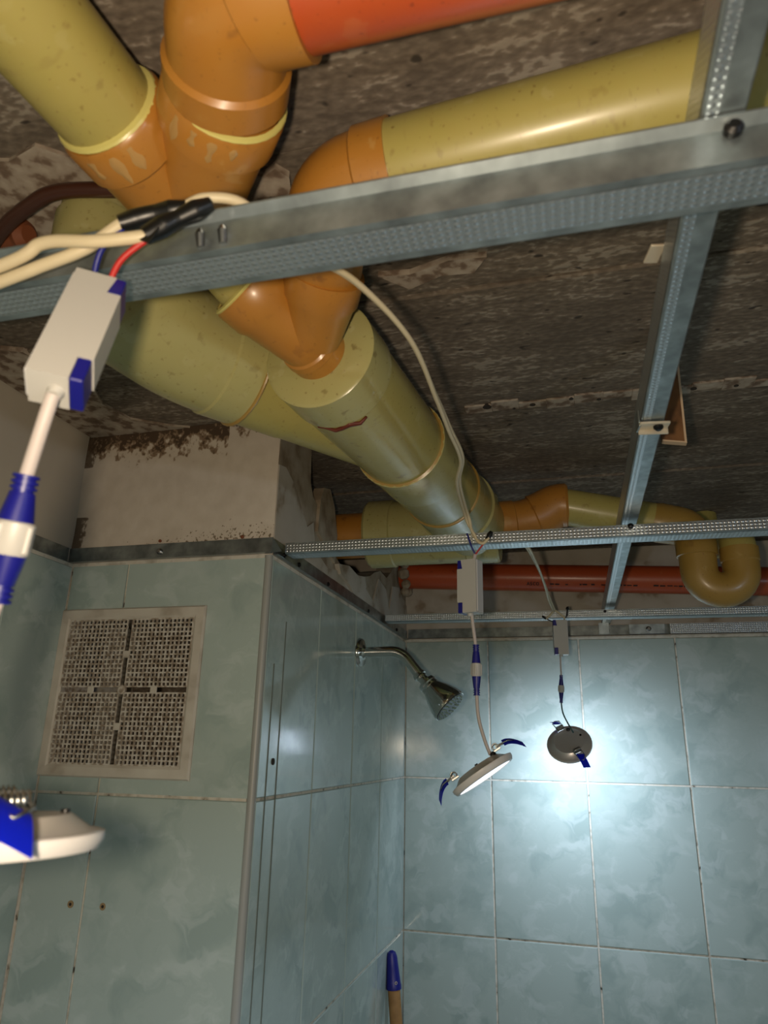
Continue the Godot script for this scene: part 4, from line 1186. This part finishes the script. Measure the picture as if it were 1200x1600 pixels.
func build_cables() -> void:
	var a := thing("supply_cable", Vector3(-0.24, 1.945, -0.25), "pair of thick cream wires joined with black tape on the wide channel", "cable")
	part(a, "strand", tube(spline([Vector3(-0.40, 1.90, -0.25), Vector3(-0.278, 1.927, -0.250), Vector3(-0.255, 1.933, -0.2505), Vector3(-0.230, 1.941, -0.252), Vector3(-0.213, 1.9555, -0.255), Vector3(-0.206, 1.960, -0.258)], 8), 0.0033, 14), M.cream)
	part(a, "strand", tube(spline([Vector3(-0.40, 1.906, -0.243), Vector3(-0.275, 1.9325, -0.245), Vector3(-0.249, 1.9415, -0.244), Vector3(-0.220, 1.9395, -0.247), Vector3(-0.196, 1.943, -0.253), Vector3(-0.190, 1.948, -0.256)], 8), 0.0033, 14), M.cream)
	part(a, "tape_joint", ptube(spline([Vector3(-0.214, 1.9555, -0.2545), Vector3(-0.200, 1.962, -0.259), Vector3(-0.180, 1.9655, -0.262)], 6), [Vector2(0, 0.0042), Vector2(0.008, 0.0052), Vector2(0.02, 0.0046), Vector2(0.028, 0.0054), Vector2(plen([Vector3(-0.214, 1.9555, -0.2545), Vector3(-0.200, 1.962, -0.259), Vector3(-0.180, 1.9655, -0.262)]), 0.0036)], 14), M.tape, "black insulating tape")
	part(a, "tape_joint", ptube(spline([Vector3(-0.196, 1.9425, -0.2525), Vector3(-0.184, 1.953, -0.257), Vector3(-0.1665, 1.9655, -0.2625)], 6), [Vector2(0, 0.0045), Vector2(0.010, 0.0056), Vector2(0.02, 0.0044), Vector2(0.030, 0.0055), Vector2(0.0385, 0.0036)], 14), M.tape, "black insulating tape")
	part(a, "tape_end", box_mesh(Vector3(-0.1925, 1.9425, -0.2515), Vector3(0.0035, 0.005, 0.0007), 0.0002, Basis(Vector3(0, 0, 1), -0.5)), M.tape)
	part(a, "strand", tube(spline([Vector3(-0.182, 1.966, -0.262), Vector3(-0.172, 1.9715, -0.264), Vector3(-0.158, 1.974, -0.272), Vector3(-0.150, 1.973, -0.285)], 6), 0.0028, 12), M.cream)
	# cable from the wide channel to the next one
	var b := thing("lamp_cable", Vector3(-0.11, 1.96, -0.6), "flat cream twin cable looping beside the thick drain pipe", "cable")
	twin(b, [Vector3(-0.165, 1.972, -0.290), Vector3(-0.138, 1.976, -0.325), Vector3(-0.119, 1.983, -0.366), Vector3(-0.101, 1.985, -0.441), Vector3(-0.099, 1.985, -0.533), Vector3(-0.0985, 1.985, -0.600), Vector3(-0.098, 1.985, -0.672), Vector3(-0.112, 1.984, -0.740), Vector3(-0.118, 1.981, -0.838), Vector3(-0.110, 1.955, -0.8515), Vector3(-0.100, 1.944, -0.8515), Vector3(-0.092, 1.951, -0.8510)], 0.0020, 0.035, M.cream)
	part(b, "tape_joint", ptube([Vector3(-0.0935, 1.948, -0.8505), Vector3(-0.088, 1.9585, -0.8505)], [Vector2(0, 0.0028), Vector2(0.008, 0.0036), Vector2(0.0118, 0.002)], 12), M.tape, "black insulating tape")
	# cable from the second channel to the third
	var c := thing("lamp_cable", Vector3(-0.03, 1.95, -1.2), "thin cream twin cable hanging between the two rear channels", "cable")
	twin(c, [Vector3(-0.060, 1.962, -0.872), Vector3(-0.047, 1.949, -0.900), Vector3(-0.041, 1.956, -1.030), Vector3(-0.037, 1.963, -1.180), Vector3(-0.034, 1.962, -1.300), Vector3(-0.028, 1.957, -1.392)], 0.0019, 0.05, M.cream)
	part(c, "strand", tube(spline([Vector3(-0.028, 1.957, -1.392), Vector3(-0.035, 1.950, -1.399), Vector3(-0.044, 1.9415, -1.400)], 5), 0.0019, 10), M.cream)
	part(c, "strand", tube(spline([Vector3(-0.027, 1.957, -1.392), Vector3(-0.016, 1.950, -1.399), Vector3(-0.008, 1.941, -1.400)], 5), 0.0019, 10), M.cream)
	part(c, "tape_joint", ptube([Vector3(-0.044, 1.942, -1.399), Vector3(-0.051, 1.9475, -1.400)], [Vector2(0, 0.0026), Vector2(0.009, 0.002)], 10), M.tape, "black insulating tape")
	part(c, "tape_joint", ptube([Vector3(-0.005, 1.946, -1.400), Vector3(-0.002, 1.962, -1.400), Vector3(0.001, 1.9625, -1.400)], [Vector2(0, 0.0016), Vector2(0.012, 0.0016), Vector2(0.0135, 0.004), Vector2(0.0185, 0.003)], 12), M.tape, "black insulating tape")

# ------------------------------------------------------------------ fixtures
func build_shower() -> void:
	var t := thing("shower_head", Vector3(SHAFT_X, 1.863, -1.255), "chrome shower head on a bent wall arm", "shower")
	var p := Vector3(SHAFT_X, 1.863, -1.255)
	part(t, "wall_flange", ptube([p - Vector3(0.001, 0, 0), p + Vector3(0.012, 0, 0)], [Vector2(0, 0.0265), Vector2(0.003, 0.0265), Vector2(0.007, 0.024), Vector2(0.009, 0.014), Vector2(0.013, 0.0115)], 40), M.chrome)
	var pa := fillet([p + Vector3(0.006, 0, 0), p + Vector3(0.078, 0.001, 0), Vector3(-0.2600, 1.8170, -1.255)], 0.020, 8)
	part(t, "arm", tube(pa, 0.0098, 28), M.chrome)
	var d := Vector3(0.68, -0.66, 0.12).normalized()
	var e := Vector3(-0.2600, 1.8170, -1.255)
	part(t, "swivel", ptube([e - d * 0.012, e + d * 0.016], [Vector2(0, 0.0105), Vector2(0.004, 0.0120), Vector2(0.008, 0.0120), Vector2(0.010, 0.009), Vector2(0.019, 0.009), Vector2(0.028, 0.012)], 28), M.chrome)
	part(t, "collar_ring", ptube([e + d * 0.010, e + d * 0.026], [Vector2(0, 0.011), Vector2(0.001, 0.0165), Vector2(0.007, 0.0180), Vector2(0.009, 0.0165), Vector2(0.013, 0.0175), Vector2(0.016, 0.0165)], 32), M.chrome)
	var h := part(t, "bell", ptube([e + d * 0.022, e + d * 0.072], [Vector2(0, 0.0150), Vector2(0.006, 0.0185), Vector2(0.020, 0.0250), Vector2(0.036, 0.0305), Vector2(0.046, 0.0325), Vector2(0.050, 0.0315)], 48), M.chrome)
	var f := e + d * 0.0725
	part(h, "spray_face", ptube([f - d * 0.002, f + d * 0.0008], [Vector2(0, 0.0308), Vector2(0.002, 0.0308), Vector2(0.0028, 0.0295)], 40), M.nozzle, "dark grey spray face")
	var X := d.cross(Vector3.UP).normalized()
	var Y := d.cross(X)
	var nz := st()
	for ring in [[0.026, 22], [0.019, 16], [0.012, 10]]:
		for k in ring[1]:
			var an: float = TAU * k / float(ring[1])
			var q: Vector3 = f + (X * cos(an) + Y * sin(an)) * ring[0]
			sweep(nz, [q, q + d * 0.0028], [Vector2(0, 0.0014), Vector2(0.0028, 0.0009)], 6)
	part(h, "nozzles", done(nz), M.nozzle_bead, "small rubber nozzles")

func build_vent() -> void:
	var z := SHAFT_Z
	var x0 := -0.684
	var x1 := -0.463
	var y0 := 1.655
	var y1 := 1.8725
	var t := thing("vent_grille", Vector3((x0 + x1) / 2.0, y0, z), "square white plastic vent grille with a dusty mesh and centre cross", "vent")
	# frame: four mitred bars around
	var fw := 0.0165
	var s := st()
	var rings := [[0.0, 0.0], [0.0, 0.003], [0.002, 0.0055], [fw - 0.004, 0.0055], [fw, 0.0035], [fw, -0.004]]
	for k in rings.size() - 1:
		var a: Array = rings[k]
		var b: Array = rings[k + 1]
		var P := [Vector2(x0, y0), Vector2(x1, y0), Vector2(x1, y1), Vector2(x0, y1)]
		var I := [Vector2(1, 1), Vector2(-1, 1), Vector2(-1, -1), Vector2(1, -1)]
		for i in 4:
			var j := (i + 1) % 4
			var q0: Vector2 = P[i] + I[i] * a[0]
			var q1: Vector2 = P[j] + I[j] * a[0]
			var q2: Vector2 = P[j] + I[j] * b[0]
			var q3: Vector2 = P[i] + I[i] * b[0]
			var mid: Vector2 = ((P[i] + P[j]) / 2.0 - Vector2((x0 + x1) / 2.0, (y0 + y1) / 2.0)).normalized()
			var o: Vector3 = Vector3(mid.x, mid.y, 0) * (b[1] - a[1]) + Vector3(0, 0, (b[0] - a[0]))
			quad(s, Vector3(q0.x, q0.y, z + a[1]), Vector3(q1.x, q1.y, z + a[1]), Vector3(q2.x, q2.y, z + b[1]), Vector3(q3.x, q3.y, z + b[1]), o)
	part(t, "frame", done(s), M.vent)
	# sleeve that lines the opening through the shaft wall
	var dx0 := -0.671
	var dx1 := -0.476
	var dy0 := 1.668
	var dy1 := 1.860
	var dz := z - 0.075
	var sv := st()
	for q in [[dx0, dy0, dx1, dy0 + 0.0015], [dx0, dy1 - 0.0015, dx1, dy1], [dx0, dy0, dx0 + 0.0015, dy1], [dx1 - 0.0015, dy0, dx1, dy1]]:
		var lo := Vector3(q[0], q[1], dz)
		var hi := Vector3(q[2], q[3], z + 0.001)
		bbox(sv, (lo + hi) / 2.0, (hi - lo) / 2.0)
	part(t, "sleeve", done(sv), M.vent_dust)
	# four quadrants of fine mesh
	var ix0 := x0 + fw
	var ix1 := x1 - fw
	var iy0 := y0 + fw
	var iy1 := y1 - fw
	var cx := (ix0 + ix1) / 2.0
	var cy := (iy0 + iy1) / 2.0
	var sl := 0.0042
	for qx in 2:
		for qy in 2:
			var a0: float = ix0 if qx == 0 else cx + sl
			var a1: float = cx - sl if qx == 0 else ix1
			var b0: float = iy0 if qy == 0 else cy + sl
			var b1: float = cy - sl if qy == 0 else iy1
			var g := st()
			var n := 15
			for k in n + 1:
				var f := float(k) / n
				var px := lerpf(a0, a1, f)
				var py := lerpf(b0, b1, f)
				bbox(g, Vector3(px, (b0 + b1) / 2.0, z + 0.0036), Vector3(0.00105, (b1 - b0) / 2.0, 0.0010))
				bbox(g, Vector3((a0 + a1) / 2.0, py, z + 0.0034), Vector3((a1 - a0) / 2.0, 0.00105, 0.0010))
			part(t, "mesh_panel", done(g), M.vent_dust, "quarter of the square-holed mesh")
	# ties across the slots and centre boss
	for p in [Vector2(cx, (iy1 + cy) / 2.0), Vector2(cx, (iy0 + cy) / 2.0), Vector2((ix0 + cx) / 2.0, cy), Vector2((ix1 + cx) / 2.0, cy)]:
		part(t, "tie", box_mesh(Vector3(p.x, p.y, z + 0.0038), Vector3(0.0046, 0.0046, 0.0012), 0.0005), M.vent)
	part(t, "centre_screw", ptube([Vector3(cx, cy, z + 0.001), Vector3(cx, cy, z + 0.0062)], [Vector2(0, 0.0060), Vector2(0.004, 0.0060), Vector2(0.0052, 0.004)], 16), M.vent_dust)

func build_broom() -> void:
	var top := Vector3(-0.3690, 1.330, -1.50)
	var foot := Vector3(-0.235, 0.012, -1.46)
	var d := (foot - top).normalized()
	var t := thing("broom_stick", foot, "wooden broom stick with a blue hanging cap leaning in the shower corner", "broom")
	part(t, "stick", tube([top + d * 0.04, foot], 0.0118, 20), M.wood)
	var cap := part(t, "cap", ptube([top, top + d * 0.064], [Vector2(0, 0.003), Vector2(0.003, 0.0075), Vector2(0.010, 0.0100), Vector2(0.028, 0.0114), Vector2(0.054, 0.0136), Vector2(0.056, 0.0142), Vector2(0.063, 0.0142), Vector2(0.064, 0.0115)], 28), M.blue, "blue plastic cap")
	var q := top + d * 0.050 + Vector3(0.0075, 0, 0.0108)
	part(cap, "moulded_ring", ptube([q, q + Vector3(0.0005, 0, 0.0007)], [Vector2(0, 0.0016), Vector2(0, 0.0026), Vector2(0.0008, 0.0026), Vector2(0.0008, 0.0016)], 14, false, false), M.cream)

# ------------------------------------------------------------------ main
const LED := Color(0.85, 0.915, 1.0)
const FLASH := Color(1.0, 0.91, 0.79)
const E_LED := 0.17
const E_FLASH := 0.235
var LENS := Transform3D(Basis.from_euler(Vector3(deg_to_rad(18.42), deg_to_rad(15.0), deg_to_rad(1.19))), Vector3(0, 1.7, 0))

func _ready() -> void:
	rng.seed = 7
	# camera: phone held at eye height, tilted up
	var cam := Camera3D.new()
	cam.name = "camera"
	var ca := CameraAttributesPhysical.new()
	ca.frustum_focal_length = 16.5
	ca.frustum_focus_distance = 1.05
	ca.frustum_near = 0.02
	ca.frustum_far = 50.0
	ca.exposure_aperture = 7.5
	cam.attributes = ca
	add_child(cam)
	cam.transform = LENS
	cam.current = true
	# closed room: no sky light
	var we := WorldEnvironment.new()
	we.name = "environment"
	var env := Environment.new()
	env.background_mode = Environment.BG_COLOR
	env.background_color = Color(0, 0, 0)
	env.tonemap_mode = Environment.TONE_MAPPER_LINEAR
	env.tonemap_exposure = 1.0
	env.sdfgi_enabled = true
	env.ssao_enabled = true
	env.ssil_enabled = true
	we.environment = env
	add_child(we)
	# the phone's flash, a hand's breadth left of the lens
	var fl := OmniLight3D.new()
	fl.name = "flash_light"
	fl.light_color = FLASH
	fl.light_energy = E_FLASH
	fl.light_size = 0.006
	fl.omni_range = 8.0
	fl.omni_attenuation = 2.0
	fl.shadow_enabled = true
	add_child(fl)
	fl.position = LENS * Vector3(-0.036, 0.0, 0.0)

	materials()
	build_room()
	build_angles()
	build_pipes()
	build_channels()
	build_lamps()
	build_cables()
	build_shower()
	build_vent()
	build_broom()
